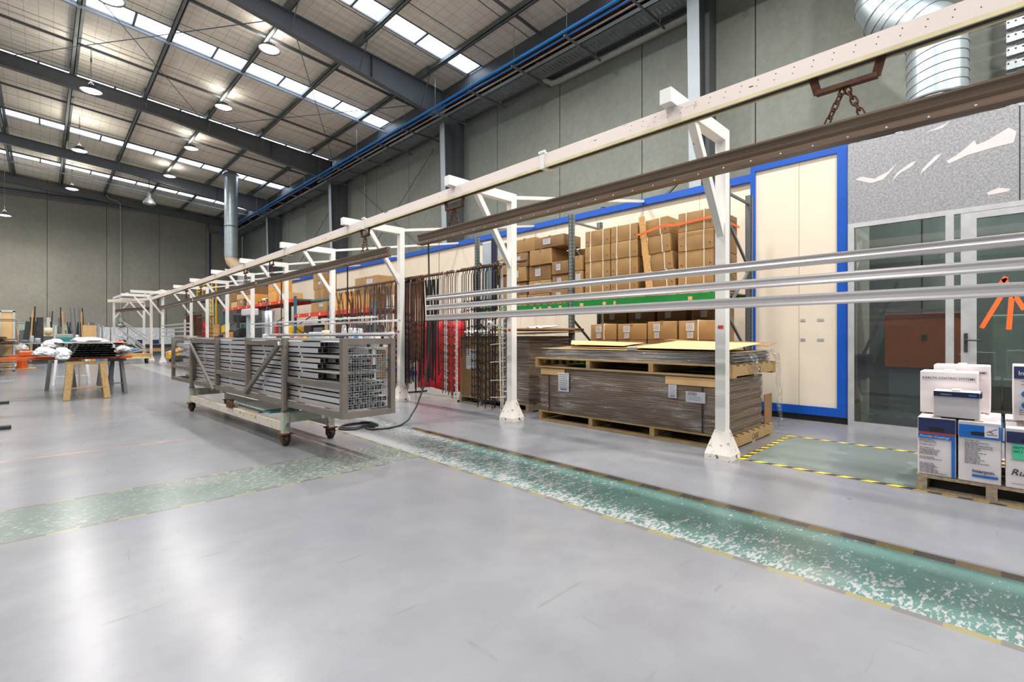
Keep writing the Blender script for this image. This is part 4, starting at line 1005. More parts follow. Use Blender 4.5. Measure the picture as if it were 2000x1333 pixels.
MB().box(9.62, -1.6, 3.8, 9.68, -1.5, 7.3).box(9.62, -.15, 3.8, 9.68, -.05, 7.3).build('backing_rail', 'galv', sh)
# big spiral duct
M_d = thing('exhaust_duct', 'large spiral galvanised duct rising from the booth, top right', 'duct', (9.1, .64, 3.8))
def spiral(path, r, name, step=.13, parent=M_d):
    tb_ = MB().tube(path, r, 32, cap=False); tb_.build(name, 'duct', parent)
    rg = MB(); acc = 0
    for p, q in zip(path[:-1], path[1:]):
        p = Vector(p); q = Vector(q); d_ = (q - p); L_ = d_.length; d_.normalize(); u = d_.cross(Vector((0, 1, 0)) if abs(d_.z) > .7 else Vector((0, 0, 1))).normalized(); v = d_.cross(u)
        s = (step - acc) % step
        while s < L_:
            c = p + d_ * s; rg.tube([c + (u * math.cos(t) + v * math.sin(t)) * (r + .002) + d_ * (.06 * math.sin(t) * 1.0) for t in [2 * PI * k / 28 for k in range(28)]], .005, 4, closed=True); s += step
        acc = (acc + L_) % step
    return rg
sp = spiral([(9.1, .64, 4.55), (9.1, .64, 5.45)], .335, 'lower_duct'); sp.build('spiral_seam', 'steel_dark', M_d)
sp = spiral([(9.1, .64, 5.43), (9.1, .72, 5.62), (9.15, .95, 5.82), (9.2, 1.15, 6.0), (9.2, 1.28, 6.25), (9.2, 1.28, 9.45)], .34, 'upper_duct', .16); sp.build('spiral_seam', 'steel_dark', M_d)
MB().lathe((9.1, .64, 4.5), [(.34, -.7), (.34, 0), (.39, .0), (.39, .03), (.335, .03)], 32).build('transition_collar', 'galv', M_d)
MB().lathe((9.1, .64, 4.53), [(.34, 0), (.395, 0), (.395, .03), (.34, .03)], 32).build('flange_ring', 'steel_dark', M_d)
st = MB().box(8.755, .6, 4.2, 8.76, .78, 4.3).build('safety_sticker', 'paper', M_d, label='small pale green and white sticker'); MB().box(8.752, .62, 4.22, 8.756, .66, 4.28).box(8.752, .68, 4.25, 8.756, .76, 4.28).build('printed_mark', 'green', st)
mo = thing('fan_motor', 'small blue-grey electric motor beside the big duct', 'motor', (8.9, 1.12, 3.8))
MB().lathe((8.8, 1.28, 4.22), [(0, -.22), (.1, -.2), (.12, -.14), (.12, .1), (.08, .14), (0, .14)], 20, axis='y').build('motor_body', 'blue_rack', mo)
fi = MB()
for k in range(8): fi.lathe((8.8, 1.1 + k * .03, 4.22), [(.12, 0), (.132, 0), (.132, .008), (.12, .008)], 16, axis='y')
fi.build('cooling_fin', 'steel_dark', mo); MB().rbox(8.62, 1.18, 4.12, 8.7, 1.36, 4.28, .01).build('terminal_box', 'steel_blue', mo)
MB().box(8.7, .98, 4.08, 9.0, 1.06, 4.36).box(8.7, .98, 3.8, 8.9, 1.4, 4.08).build('mounting_plate', 'galv', mo)
MB().tube([(8.66, 1.36, 4.15), (8.66, 1.5, 4.1), (8.67, 1.56, 3.95), (8.68, 1.56, 3.82)], .012, 6).build('cable', 'blackp', mo)
# ------------------------------------------------------------------ floor zone with hazard tape
zx0, zx1, zy0, zy1 = 4.92, 6.42, -.9, 1.76
z_ = struct('trim_1', MB().box(zx0, zy0, 0, zx1, zy1, .002), 'greenfloor')
struct('trim_2', MB().box(zx0 - .05, zy0, 0, zx0, zy1 + .05, .003), 'hazard'); struct('trim_3', MB().box(zx1, zy0, 0, zx1 + .05, zy1 + .05, .003), 'hazard'); struct('trim_4', MB().box(zx0, zy1, 0, zx1, zy1 + .05, .003), 'hazard')
# ------------------------------------------------------------------ pallets
def pallet(x0, y0, z0, x1, y1, lb, along='y', nb=3, mat='wood', z=.14, case=False, nm='pallet'):
    p = thing(nm, lb, 'pallet', ((x0 + x1) / 2, (y0 + y1) / 2, z0))
    nbd = max(5, int((y1 - y0) / .16)) if along == 'y' else max(5, int((x1 - x0) / .16))
    if along == 'y':     # bearers run along y, boards across x
        for k in range(3): x = x0 + (x1 - x0 - .05) * k / 2; MB().box(x, y0, z0 + .02, x + .05, y1, z0 + z - .02).build('bearer', mat, p)
        for k in range(nbd): y = y0 + (y1 - y0 - .1) * k / (nbd - 1); MB().box(x0, y, z0 + z - .02, x1, y + .1, z0 + z).build('top_board', mat, p)
        for k in range(4): y = y0 + (y1 - y0 - .1) * k / 3; MB().box(x0, y, z0, x1, y + .1, z0 + .02).build('bottom_board', mat, p)
    else:                # bearers run along x; boards along y: long side shows openings
        for k in range(4): y = y0 + (y1 - y0 - .06) * k / 3; MB().box(x0, y, z0 + .02, x1, y + .06, z0 + z - .02).build('bearer', mat, p)
        for k in range(nbd): x = x0 + (x1 - x0 - .1) * k / (nbd - 1); MB().box(x, y0, z0 + z - .02, x + .1, y1, z0 + z).build('top_board', mat, p)
        for k in range(3): x = x0 + (x1 - x0 - .1) * k / 2; MB().box(x, y0, z0, x + .1, y1, z0 + .02).build('bottom_board', mat, p)
    if case: text('CASE', .085, (x0 + (x1 - x0) * .46, y0 - .001, z0 + .035), mat='ink_d', parent=p, fit=.2, **NY)
    return p
def sticker(par, x, ya, yb, za, zb, mat='paper', ink=True, code=False):
    o = MB().box(x - .002, ya, za, x, yb, zb).build('label_sheet', mat, par); n = 7; k = MB()
    if ink:
        for i in range(n):
            zz = zb - (zb - za) * (i + 1) / (n + 2); k.box(x - .0028, ya + (yb - ya) * (.1 + .15 * ((i * 7) % 3) / 2), zz, x - .002, yb - (yb - ya) * .1, zz + (zb - za) * .025)
        if code: k.box(x - .0028, ya + (yb - ya) * .2, za + (zb - za) * .08, x - .002, yb - (yb - ya) * .2, za + (zb - za) * .17)
        k.build('printed_line', 'ink', o)
    return o
# crate stack behind the nearest post
CX0, CX1, CY0, CY1 = 5.14, 6.42, 1.97, 4.70
pallet(CX0, CY0, 0, CX1, CY1, 'timber pallet on the floor under the big film-wrapped board stack', 'x', case=True, mat='wood')
cr = thing('wrapped_board_stack', 'long stack of brown boards wrapped in clear film behind the nearest post', 'stack', ((CX0 + CX1) / 2, (CY0 + CY1) / 2, .14))
bb = MB(); 
zz = .142; k = 0
while zz < .74:
    h = .028; j = .01 * math.sin(k * 1.7); t_ = (zz - .142) / .6; bb.box(CX0 + .02 + j * .3, CY0 + .03 + j, zz, CX1 - .3 + j, CY1 - .03 + j * .5 - .02 * t_, zz + h - .003); zz += h; k += 1
bb.build('board_pile', 'layers', cr)
MB().box(CX0 + .014, CY0 + .02, .142, CX1 - .285, CY1 - .01, .752).build('stretch_film', 'film', cr)
for y in (4.5, 2.28): MB().box(CX0 + .006, y, .14, CX0 + .011, y + .014, .755).build('strap', 'blackp', cr)
MB().box(CX0 + .004, 4.22, .66, CX0 + .012, 4.66, .748).build('card_corner', 'card2', cr); MB().box(CX0 + .004, 2.05, .655, CX0 + .012, 2.72, .748).build('card_corner', 'card2', cr)
sticker(cr, CX0 + .003, 4.14, 4.33, .44, .7, code=True); sticker(cr, CX0 + .003, 2.58, 2.68, .5, .65, code=True)
s2 = sticker(cr, CX0 + .003, 2.25, 2.47, .47, .59, ink=False); text('30585', .04, (CX0 + .0005, 2.455, .55), mat='ink_d', parent=s2, fit=.11, **NX)
kk = MB()
for i in range(3): kk.box(CX0 + .0, 2.30, .53 - .017 * i, CX0 + .001, 2.45, .534 - .017 * i)
kk.build('printed_line', 'ink', s2)
pallet(CX0 - .02, CY0 - .02, .76, CX1 + .05, CY1 + .05, 'upper timber pallet between the wrapped boards and the wrapped sheets', 'x', case=True)
sh_ = thing('wrapped_sheet_stack', 'low stack of sheets in shiny film on the upper pallet', 'stack', ((CX0 + CX1) / 2, (CY0 + CY1) / 2, .90))
bb = MB(); zz = .902; k = 0
while zz < 1.02:
    j = .02 * math.sin(k * 2.3); bb.box(CX0 + .04 + abs(j), CY0 + .02 + j, zz, CX1 - .1 + j, CY1 - .05 - k * .012, zz + .011); zz += .013; k += 1
bb.build('sheet_pile', 'sheets', sh_); MB().box(CX0 + .035, CY0 + .0, .9, CX1 - .1, CY1 - .04, 1.028).build('stretch_film', 'film', sh_)
def sheetpoly(pts, th=.004):
    m_ = MB(); n = len(pts); vs = [Vector(p) for p in pts] + [Vector(p) + Vector((0, 0, th)) for p in pts]
    return m_.add(vs, [tuple(range(n))[::-1], tuple(range(n, 2 * n))] + [(i, (i + 1) % n, (i + 1) % n + n, i + n) for i in range(n)])
for pts, mt, lb in [([(5.17, 1.98, 1.03), (5.17, 4.66, 1.03), (6.2, 4.64, 1.03), (6.3, 1.98, 1.03)], 'card2', 'pale cardboard sheet lying flat directly on the wrapped sheets'),
                    ([(5.4, 2.7, 1.045), (5.35, 4.5, 1.045), (6.3, 4.4, 1.10), (6.3, 2.6, 1.08)], 'card_dark', 'dull brown cardboard sheet in the middle of the loose pile'),
                    ([(5.5, 3.5, 1.075), (5.45, 4.35, 1.085), (5.8, 4.62, 1.14), (6.2, 3.6, 1.11)], 'card2', 'pale cardboard sheet lifted at the left end of the pile'),
                    ([(5.0, 1.95, 1.06), (5.25, 3.25, 1.06), (6.2, 3.1, 1.14), (6.1, 2.0, 1.12)], 'card2', 'large pale cardboard sheet overhanging the right end of the crate'),
                    ([(6.1, 1.93, 1.085), (6.2, 3.3, 1.15), (6.48, 3.2, 1.17), (6.45, 1.93, 1.12)], 'card_dark', 'brown cardboard sheet with raised corner at the right rear')]:
    tag(sheetpoly(pts).build('cardboard_sheet', mt), lb, 'sheet')
tag(MB().rbox(5.16, 3.12, 1.034, 5.2, 3.24, 1.075, .004).build('tape_roll', 'alu'), 'small silver tape piece lying on the cardboard sheets', 'tape')
# film hanging down at the right end, cartons behind the crate end
fm = thing('hanging_film', 'loose clear film hanging from the right end of the upper pallet', 'film', (6.4, 1.9, .2))
for sx, ex, ez, sd in ((6.33, 6.5, .08, 1), (5.5, 5.62, .72, 2), (5.62, 5.75, .70, 3)):
    pts = [(sx, 1.96, 1.03), (sx + .05, 1.91, .98)]; n = 7
    for i in range(n): t = i / (n - 1); pts.append((sx + .05 + (ex - sx - .05) * t + .015 * math.sin(i * 2.2 + sd), 1.9 + .012 * math.sin(i * 3.1 + sd), .95 + (ez - .95) * t))
    MB().tube(pts, [.02, .035, .03, .022, .028, .02, .03, .024, .035][:len(pts)], 9).build('film_strand', 'film', fm)
def carton(x0, y0, z0, x1, y1, z1, lb, mat='card', cat='carton', grp=None, face_label=None, straps=None, tape=True, holes=False, bulge=.006, rz=0, tilt=0, name='carton', side_label=False, corner=None):
    o = MB().rbox(x0, y0, z0, x1, y1, z1, .006, bulge).build(name, mat); tag(o, lb, cat, grp)
    ym_ = (y0 + y1) / 2; xm = (x0 + x1) / 2; W = y1 - y0; Hh = z1 - z0; xf_ = x0 - bulge - .001
    if tape: MB().box(x0 + .004, ym_ - .02, z1 - .001, x1 - .004, ym_ + .02, z1 + .0015 + bulge).box(x0 - .0025 - bulge * .4, ym_ - .02, z1 - .06, x0 + .001, ym_ + .02, z1 + .001).build('packing_tape', 'tape_b', o)
    if face_label:
        for (a, b2, c, d2) in face_label: sticker(o, x0 - bulge - .001, y0 + W * a, y0 + W * b2, z0 + Hh * c, z0 + Hh * d2)
    if straps:
        s_ = MB()
        for t in straps: yy = y0 + W * t; s_.box(x0 - bulge * .9 - .002, yy - .005, z0, x0 + .002, yy + .005, z1).box(x0, yy - .005, z1 + .0, x1, yy + .005, z1 + bulge + .002)
        s_.build('strapping', 'strap_w', o)
    if holes:
        s_ = MB()
        for t, u in ((.1, .3), (.9, .3)): s_.lathe((x0 - bulge * .35 - .0015, y0 + W * t, z0 + Hh * u), [(0, 0), (.009, 0)], 10, axis='x')
        s_.build('punched_hole', 'rubber', o)
    if side_label: MB().box(xm - .1, y0 - bulge - .002, z0 + Hh * .15, xm + .08, y0 - bulge - .0005, z1 - Hh * .15).build('label_sheet', 'paper', o)
    if rz or tilt: o.rotation_euler = (tilt, 0, rz)
    return o
carton(6.22, 2.2, .16, 6.5, 2.55, .56, 'plain brown carton standing at the back right of the crate pallet', 'card2'); tag(MB().box(6.2, 1.99, .145, 6.46, 2.0, .5).build('cardboard_flap', 'card_dark'), 'upright brown cardboard flap at the right end of the lower pallet', 'cardboard')
carton(6.25, 2.25, .565, 6.46, 2.5, .72, 'small pale carton on top of the brown one behind the crate end', 'card2')
# left crate behind the second post
LX0, LX1, LY0, LY1 = 5.45, 6.5, 5.2, 6.95
pallet(LX0, LY0, 0, LX1, LY1, 'timber pallet under the tall wrapped stack left of the second post', 'x', mat='wood_old', z=.13)
lc = thing('wrapped_board_stack', 'tall brown film-wrapped stack behind the hanging hook rods', 'stack', (6, 6, .13))
bb = MB(); zz = .132; k = 0
while zz < 1.2:
    bb.box(LX0 + .02 + .01 * math.sin(k * 2.1), LY0 + .01 + .012 * math.sin(k * 1.3), zz, LX1 - .02, LY1 - .03, zz + .05); zz += .054; k += 1
bb.build('board_pile', 'layers', lc); MB().box(LX0 + .01, LY0 - .01, .131, LX1, LY1 - .01, 1.22).build('stretch_film', 'film', lc)
MB().box(LX0 + .005, 5.85, .132, LX0 + .012, LY1 - .02, 1.2).build('card_cover', 'card_dark', lc)
sticker(lc, LX0 + .003, 6.5, 6.75, .62, .98)
tag(sheetpoly([(5.4, 5.0, 1.232), (5.4, 6.9, 1.232), (6.6, 6.9, 1.26), (6.5, 4.95, 1.28)], .012).build('cardboard_sheet', 'card_dark'), 'cardboard sheet on top of the tall wrapped stack', 'sheet')
tag(MB().rbox(5.6, 4.98, 1.30, 6.6, 6.3, 1.34, .01).build('folded_cardboard', 'card_dark'), 'folded cardboard bundle on the tall wrapped stack', 'cardboard')
wr = MB(); cloth(wr, 0, -.25, .25, 0, .3, .018, 4, 16, 6, .01); wr.xf(Matrix.Translation((5.75, 5.35, 1.345)) @ Matrix.Rotation(PI / 2 * .93, 4, 'Y')); tag(wr.build('crumpled_film', 'paper'), 'crumpled white film lying on the tall wrapped stack', 'film')
wr = MB(); cloth(wr, 0, -.3, .2, 0, .25, .018, 6, 16, 6, .01); wr.xf(Matrix.Translation((5.42, 6.6, 1.28)) @ Matrix.Rotation(PI / 2 * .93, 4, 'Y')); tag(wr.build('crumpled_film', 'paper'), 'white crumpled wrap on the left end of the tall wrapped stack', 'film')
# ------------------------------------------------------------------ racking
def upright(x0, x1, y, z1, mat, lb, name='rack_upright_frame', w=.08, holes=True):
    u = thing(name, lb, 'rack frame', ((x0 + x1) / 2, y, 0))
    for x in (x0, x1):
        MB().box(x - .03, y - w / 2, 0, x - .024, y + w / 2, z1).box(x - .03, y - w / 2, 0, x + .04, y - w / 2 + .006, z1).box(x - .03, y + w / 2 - .006, 0, x + .04, y + w / 2, z1).box(x - .05, y - .07, 0, x + .06, y + .07, .01).build('upright', mat, u)
    if holes:
        q = MB(); z = .1
        while z < z1 - .03:
            for s in (-1, 1): q.box(x0 - .0312, y + s * .018 - .007, z, x0 - .029, y + s * .018 + .007, z + .022)
            for s in (.2,): 
                q.box(x0 - .008, y - w / 2 - .001, z, x0 + .008, y - w / 2 + .001, z + .022); q.box(x1 - .008, y - w / 2 - .001, z, x1 + .008, y - w / 2 + .001, z + .022)
            z += .06
        q.build('slot', 'rubber', u)
    z = .3; s = 1
    while z < z1 - .5:
        a, c = (x0, x1) if s > 0 else (x1, x0); MB().bar((a, y, z), (c, y, z + .6), .03).build('frame_brace', mat, u); z += .62; s = -s
    MB().bar((x0, y, z1 - .12), (x1, y, z1 - .12), .03).build('frame_brace', mat, u)
    return u
RX0, RX1 = 6.34, 7.15
for y, z1, lb in ((2.5, 3.2, 'galvanised rack upright frame by the blue booth door'), (5.05, 3.25, 'galvanised rack upright frame in the middle of the carton racks'), (7.5, 3.22, 'galvanised rack upright frame behind the hook rods')):
    upright(RX0, RX1, y, z1, 'steel_dark' if y < 3 else 'purlin', lb)
for a, c, z, h, lb in ((2.545, 5.005, 1.67, .12, 'green rack beam under the tall strapped cartons'), (5.095, 7.455, 1.65, .12, 'green rack beam behind the second gantry post'), (2.545, 5.005, .68, .11, 'lower green rack beam glimpsed through the upper pallet')):
    g = MB().box(RX0 - .03, a, z, RX0 + .02, c, z + h).build('rack_beam', 'green'); tag(g, lb, 'rack beam')
    MB().box(RX0 - .035, a, z - .03, RX0 - .03, a + .05, z + h + .03).build('end_plate', 'green', g)
    MB().box(RX0 - .035, c - .05, z - .03, RX0 - .03, c, z + h + .03).build('end_plate', 'green', g)
    if z > 1:
        for yy, w in ([(4.85, .07), (4.4, .06), (4.2, .04), (3.0, .06)] if a < 3 else [(7.2, .05), (6.9, .06), (6.5, .05), (5.9, .06), (5.75, .04), (5.55, .07), (5.3, .06)]):
            MB().box(RX0 - .033, yy - w, z + .03, RX0 - .0301, yy, z + .08).build('paper_tag', 'card2', g)
    tag(MB().box(RX1 - .02, a, z, RX1 + .03, c, z + h).build('rack_beam', 'green'), lb.replace('green', 'rear green', 1), 'rack beam')
    dk = MB()
    yy = a
    while yy < c: dk.box(RX0 - .02, yy, z + h, RX1, min(yy + .12, c), z + h + .012); yy += .16
    tag(dk.build('deck_board', 'wood_old'), lb.replace('green rack beam', 'slatted decking on the green beam'), 'decking')
# tall strapped cartons, right bay
pallet(RX0 + .0, 3.0, 1.805, RX1 - .02, 4.85, 'thin pallet on the green beam under the strapped cartons', 'y', z=.09)
SN = ['leftmost', 'second', 'leaning third', 'rightmost']
z0 = 1.897
for c_, (a, c) in enumerate([(4.29, 4.77), (3.80, 4.27), (3.2, 3.66), (2.66, 3.16)]):
    zb = z0 if c_ != 3 else 1.84
    for r_ in range(4):
        h = .255 if c_ != 3 else .27
        pos = ['bottom', 'second', 'third', 'top'][r_]; lean = .035 * r_ if c_ == 2 else 0
        carton(RX0 + .0 + .006 * (r_ % 2), a + lean, zb + r_ * h, RX0 + .40, c + lean, zb + r_ * h + h - .004, '%s carton in the %s stack of strapped cartons on the green beam' % (pos, SN[c_]), holes=True, straps=(.26, .76), tape=False, side_label=(c_ == 3), bulge=.012, grp='strapped cartons on the upper rack level', tilt=(-.06 if c_ == 2 else 0))
        if c_ in (3, 1): carton(RX0 + .42, a, zb + r_ * h, RX0 + .80, c, zb + r_ * h + h - .004, '%s carton in the rear stack behind the %s strapped stack' % (pos, SN[c_]), 'card_dark', tape=False, grp='cartons behind the strapped stacks')
pl = MB().bar((RX0 - .05, 3.70, 2.96), (RX0 - .05, 3.57, 1.83), .085, .03, up=(1, 0, 0)); tag(pl.build('timber_plank', 'wood2'), 'narrow timber plank leaning against the strapped cartons', 'plank')
q = MB()
pts = [(RX0 - .075, 3.76, 2.70), (RX0 - .075, 3.3, 2.78), (RX0 - .03, 3.22, 2.76), (RX0 - .03, 2.64, 2.79), (RX0 + .1, 2.635, 2.79), (RX0 + .8, 2.63, 2.77)]
for p, s in zip(pts[:-1], pts[1:]): q.bar(p, s, .004, .03)
tag(q.build('orange_strap', 'tape_o'), 'orange webbing strap around the top of the strapped cartons', 'strap')
# lower level
LN = ['leftmost', 'second from left', 'third from left', 'rightmost']
for k, (a, c, h) in enumerate([(4.16, 4.64, .245), (3.64, 4.13, .24), (3.17, 3.62, .265), (2.63, 3.14, .265)]):
    carton(RX0 - .02, a, 1.152, RX0 + .38, c, 1.152 + h, '%s labelled carton in the lower rack row above the cardboard sheets' % LN[k], grp='labelled cartons on the lower rack level', face_label=[(.55, .78, .48, .88), (.58, .75, .1, .42)], straps=(.45,) if k in (0, 3) else None, bulge=.01)
    carton(RX0 - .02, a, .81, RX0 + .38, c, 1.148, 'carton under the %s labelled one, mostly hidden by the crate' % LN[k], 'card_dark', grp='hidden cartons on the lower rack level')
for k, a in enumerate((4.25, 3.76, 3.25, 2.7)):
    for r_ in range(3): carton(RX0 + .42, a, .81 + r_ * .27, RX0 + .8, a + .46, 1.075 + r_ * .27, '%s carton in the %s rear stack on the lower level' % (['bottom', 'middle', 'top'][r_], LN[k]), 'card_dark', grp='rear cartons on the lower rack level', face_label=[(.5, .7, .5, .85)] if r_ == 2 else None)
# left bay cartons
bl = [(5.53, 6.05, 1.775, .19, ''), (5.5, 6.04, 1.97, .235, ''), (5.52, 6.05, 2.21, .27, ''), (5.48, 6.0, 2.485, .27, ''), (5.1, 5.5, 1.775, .24, ''), (5.11, 5.49, 2.02, .25, ''), (5.1, 5.47, 2.275, .22, ''),
      (6.1, 6.5, 1.775, .2, ''), (6.12, 6.5, 1.98, .24, ''), (6.1, 6.5, 2.225, .26, ''), (6.08, 6.46, 2.49, .26, ''), (5.9, 6.45, 2.765, .25, ''), (5.2, 5.86, 2.765, .2, ''),
      (6.55, 6.95, 1.775, .3, ''), (6.56, 6.95, 2.08, .3, ''), (6.55, 6.93, 2.385, .3, '')]
NM = ['bottom carton of the stack just right of the second post', 'second carton up in the stack just right of the second post', 'third carton up, wide with paper label, right of the second post', 'fourth carton up in the stack right of the second post',
      'bottom carton beside the middle rack upright', 'second carton beside the middle rack upright', 'top carton beside the middle rack upright', 'bottom carton of the stack hidden by the second post', 'second carton of the stack behind the second post',
      'third carton of the stack behind the second post', 'fourth carton of the stack behind the second post', 'topmost carton with a paper label behind the second post', 'long flat carton on top, right of the second post',
      'bottom carton left of the second post on the rack', 'middle carton left of the second post on the rack', 'top carton left of the second post on the rack']
for i, (a, c, z, h, _) in enumerate(bl):
    carton(RX0 - .02 + .02 * (i % 3), a, z, RX0 + .45, c, z + h - .003, NM[i], 'card' if i % 2 else 'card_dark', grp='loose cartons in the left rack bay', face_label=[(.45, .7, .3, .8)] if i % 4 != 3 else None, bulge=.01)
for i in range(4): carton(RX0 + .5, 5.12 + .3 * (i // 2), 1.775 + .5 * (i % 2), RX0 + .8, 5.4 + .3 * (i // 2), 2.26 + .5 * (i % 2), 'plain rear carton %s in the left rack bay' % ordn(i), 'card_dark', grp='rear cartons in the left rack bay')
for i in range(3): carton(RX0 - .01, 4.82, 1.80 + .25 * i if i else 1.80, RX0 + .3, 4.98, 2.04 + .25 * i, '%s small carton squeezed beside the middle rack upright' % ['bottom', 'middle', 'top'][i], grp='small cartons by the middle upright', face_label=[(.2, .8, .3, .8)] if i == 1 else None)
tag(MB().rbox(RX0, 7.0, 1.77, RX0 + .3, 7.35, 3.1, .02).build('rolled_netting', 'steel_blue'), 'tall bundle of coiled banding behind the hook rods', 'bundle')
for k in range(3): tag(MB().tube([(RX0 - .05, 6.98 - .06 * k, 1.77), (RX0 - .05, 6.98 - .06 * k, 3.12)], .022, 8).build('coiled_hose', ['blackp', 'navy', 'blackp'][k]), ['black hose length standing by the banding bundle', 'blue hose length standing by the banding bundle', 'rightmost black hose length by the banding bundle'][k], 'hose')
# ------------------------------------------------------------------ powder boxes on a pallet, right foreground
PX0, PY1 = 4.88, .462
pallet(PX0, -.75, 0, PX0 + 1.15, PY1, 'weathered pallet carrying the white powder boxes at right', 'x', mat='wood_old', z=.128)
def pbox(x0, y0, z0, x1, y1, z1, lb, band, grp=None, hole=True, name='powder_box'):
    o = MB().rbox(x0, y0, z0, x1, y1, z1, .005, .003).build(name, 'cartonw'); tag(o, lb, 'box', grp)
    zb0, zb1, m_ = band
    if zb0 is not None:
        MB().box(x0 - .009, y0 + .004, zb0, x0 - .003, y1 - .004, zb1).box(x0 - .004, y0 - .009, zb0, x1 - .01, y0 - .003, zb1).build('printed_band', m_, o)
    MB().box(x0 + .01, (y0 + y1) / 2 - .025, z1 + .002, x1 - .01, (y0 + y1) / 2 + .025, z1 + .0095).build('packing_tape', 'strap_w', o)
    if hole:
        yc = (y0 + y1) / 2; zc = z1 - .085
        MB().add([(x0 - .0105, yc + .045 * math.copysign(abs(math.cos(t)) ** .5, math.cos(t)), zc + .014 * math.copysign(abs(math.sin(t)) ** .7, math.sin(t))) for t in [2 * PI * k / 16 for k in range(16)]], [tuple(range(16))[::-1]]).build('hand_hole', 'rubber', o)
    return o
def lines(o, x, ya, yb, za, zb, n, m_='ink', seed=0):
    r_ = random.Random(seed); k = MB(); dz = (zb - za) / n
    for i in range(n):
        if r_.random() < .12: continue
        z = zb - dz * (i + .6); s = yb; e_ = ya + (yb - ya) * r_.uniform(0, .5)
        while s > e_ + .01:
            w_ = r_.uniform(.008, .03); k.box(x, max(s - w_, e_), z, x + .0008, s, z + dz * .38); s -= w_ + .004
    k.build('small_print', m_, o)
fx = PX0 + .01
A = pbox(fx + .01, .238, .13, fx + .36, .458, .575, 'white powder box with navy top and red line, left front of pallet', (.465, .57, 'navy'))
MB().box(fx + .0, .242, .45, fx + .006, .454, .463).build('red_line', 'redprint', A); MB().box(fx + .0, .242, .415, fx + .006, .454, .449).build('title_band', 'cobalt', A)
text('Powder Coatings', .03, (fx - .0006, .447, .423), mat='paper', parent=A, fit=.175, shear=.25, bold=.0004, **NX); lines(A, fx - .0006, .285, .446, .145, .405, 22, seed=1)
MB().box(fx + .0, .242, .135, fx + .004, .262, .41).build('side_strip', 'cobalt', A)
B = pbox(fx + .0, .0, .13, fx + .35, .225, .575, 'white powder box with bright blue top band and logo lettering, front middle of pallet', (.455, .55, 'cobalt'))
MB().box(fx - .0112, .012, .47, fx - .0095, .085, .55).build('logo_patch', 'cartonw', B)
text('Interpon.', .035, (fx - .0098, .15, .205), mat='navy', parent=B, fit=.12, bold=.0006, **NX); MB().box(fx - .0102, .015, .172, fx - .0092, .15, .19).build('blue_line', 'cobalt', B); lines(B, fx - .0102, .04, .19, .25, .44, 15, seed=2)
bird = MB().bar((fx - .0118, .075, .505), (fx - .0118, .045, .52), .004, .0006, up=(1, 0, 0)).bar((fx - .0118, .045, .52), (fx - .0118, .02, .535), .004, .0006, up=(1, 0, 0)).bar((fx - .0118, .06, .512), (fx - .0118, .04, .50), .006, .0006, up=(1, 0, 0)).bar((fx - .0118, .07, .49), (fx - .0118, .02, .49), .004, .0006, up=(1, 0, 0)); bird.build('logo_figure', 'navy', B)
C = pbox(fx + .0, -.26, .13, fx + .35, -.022, .555, 'white powder box with green sticker and handwriting, right front of pallet', (.45, .53, 'navy'))
MB().box(fx - .0105, -.2, .34, fx - .0085, -.055, .445).build('green_sticker', 'greenlab', C); text('HUTTER', .03, (fx - .0108, -.06, .415), mat='ink_d', parent=C, fit=.07, **NX); text('GM 1 9', .03, (fx - .0108, -.06, .385), mat='ink_d', parent=C, fit=.06, **NX)
text('Ru', .085, (fx - .0095, -.045, .225), mat='ink_d', parent=C, fit=.075, shear=.3, **NX)
MB().box(fx - .0095, -.25, .33, fx - .0088, -.04, .332).box(fx - .0095, -.2, .165, fx - .0088, -.05, .168).build('printed_line', 'ink', C)
pbox(fx + .0, -.5, .13, fx + .35, -.28, .57, 'white powder box beyond the right edge of the picture', (.46, .55, 'navy'))
pbox(fx + .38, .238, .13, fx + .73, .458, .56, 'white powder box in the second row behind the red-lined one', (.46, .55, 'navy'))
pbox(fx + .38, .0, .13, fx + .73, .225, .57, 'white powder box in the second row behind the bright blue banded one', (.46, .55, 'navy'))
pbox(fx + .38, -.26, .13, fx + .73, -.022, .57, 'white powder box in the second row behind the green sticker one', (.46, .55, 'navy'))
AX = pbox(fx + .22, .125, .588, fx + .48, .462, .922, 'large dented white box with purple lettering, upper layer of the pallet', (None, 0, 0), hole=False)
text('AXALTA COATING SYSTEMS', .03, (fx + .2104, .45, .862), mat='navy', parent=AX, fit=.31, bold=.0005, **NX)
MB().add([(fx + .33, .114, .85), (fx + .37, .114, .85), (fx + .37, .114, .875), (fx + .33, .114, .875)], [(0, 1, 2, 3)]).build('hand_hole', 'rubber', AX)
A2 = pbox(fx + .5, .06, .588, fx + .76, .40, .965, 'second large white box with purple lettering behind the dented one', (None, 0, 0), hole=False)
text('AXALTA COATING SYSTEMS', .03, (fx + .4904, .38, .9), mat='navy', parent=A2, fit=.3, bold=.0005, **NX)
I = pbox(fx + .02, .108, .588, fx + .19, .368, .786, 'small white box with navy top stripe standing before the dented box', (.745, .783, 'navy'), hole=False)
text('Interpon.', .02, (fx + .0104, .325, .757), mat='paper', parent=I, fit=.065, bold=.0004, **NX); MB().box(fx + .0095, .125, .754, fx + .0112, .17, .772).build('logo_frame', 'cobalt', I); text('Resicoat', .01, (fx + .0088, .166, .759), mat='paper', parent=I, fit=.035, **NX)
D = pbox(fx + .11, -.3, .6, fx + .4, -.06, .995, 'white powder box with navy top and round pictograms, upper right of pallet', (.90, .985, 'navy'), hole=False)
text('Interpon', .04, (fx + .1004, -.085, .925), mat='paper', parent=D, fit=.14, bold=.0006, **NX); lines(D, fx + .1, -.28, -.1, .85, .885, 3, seed=5)
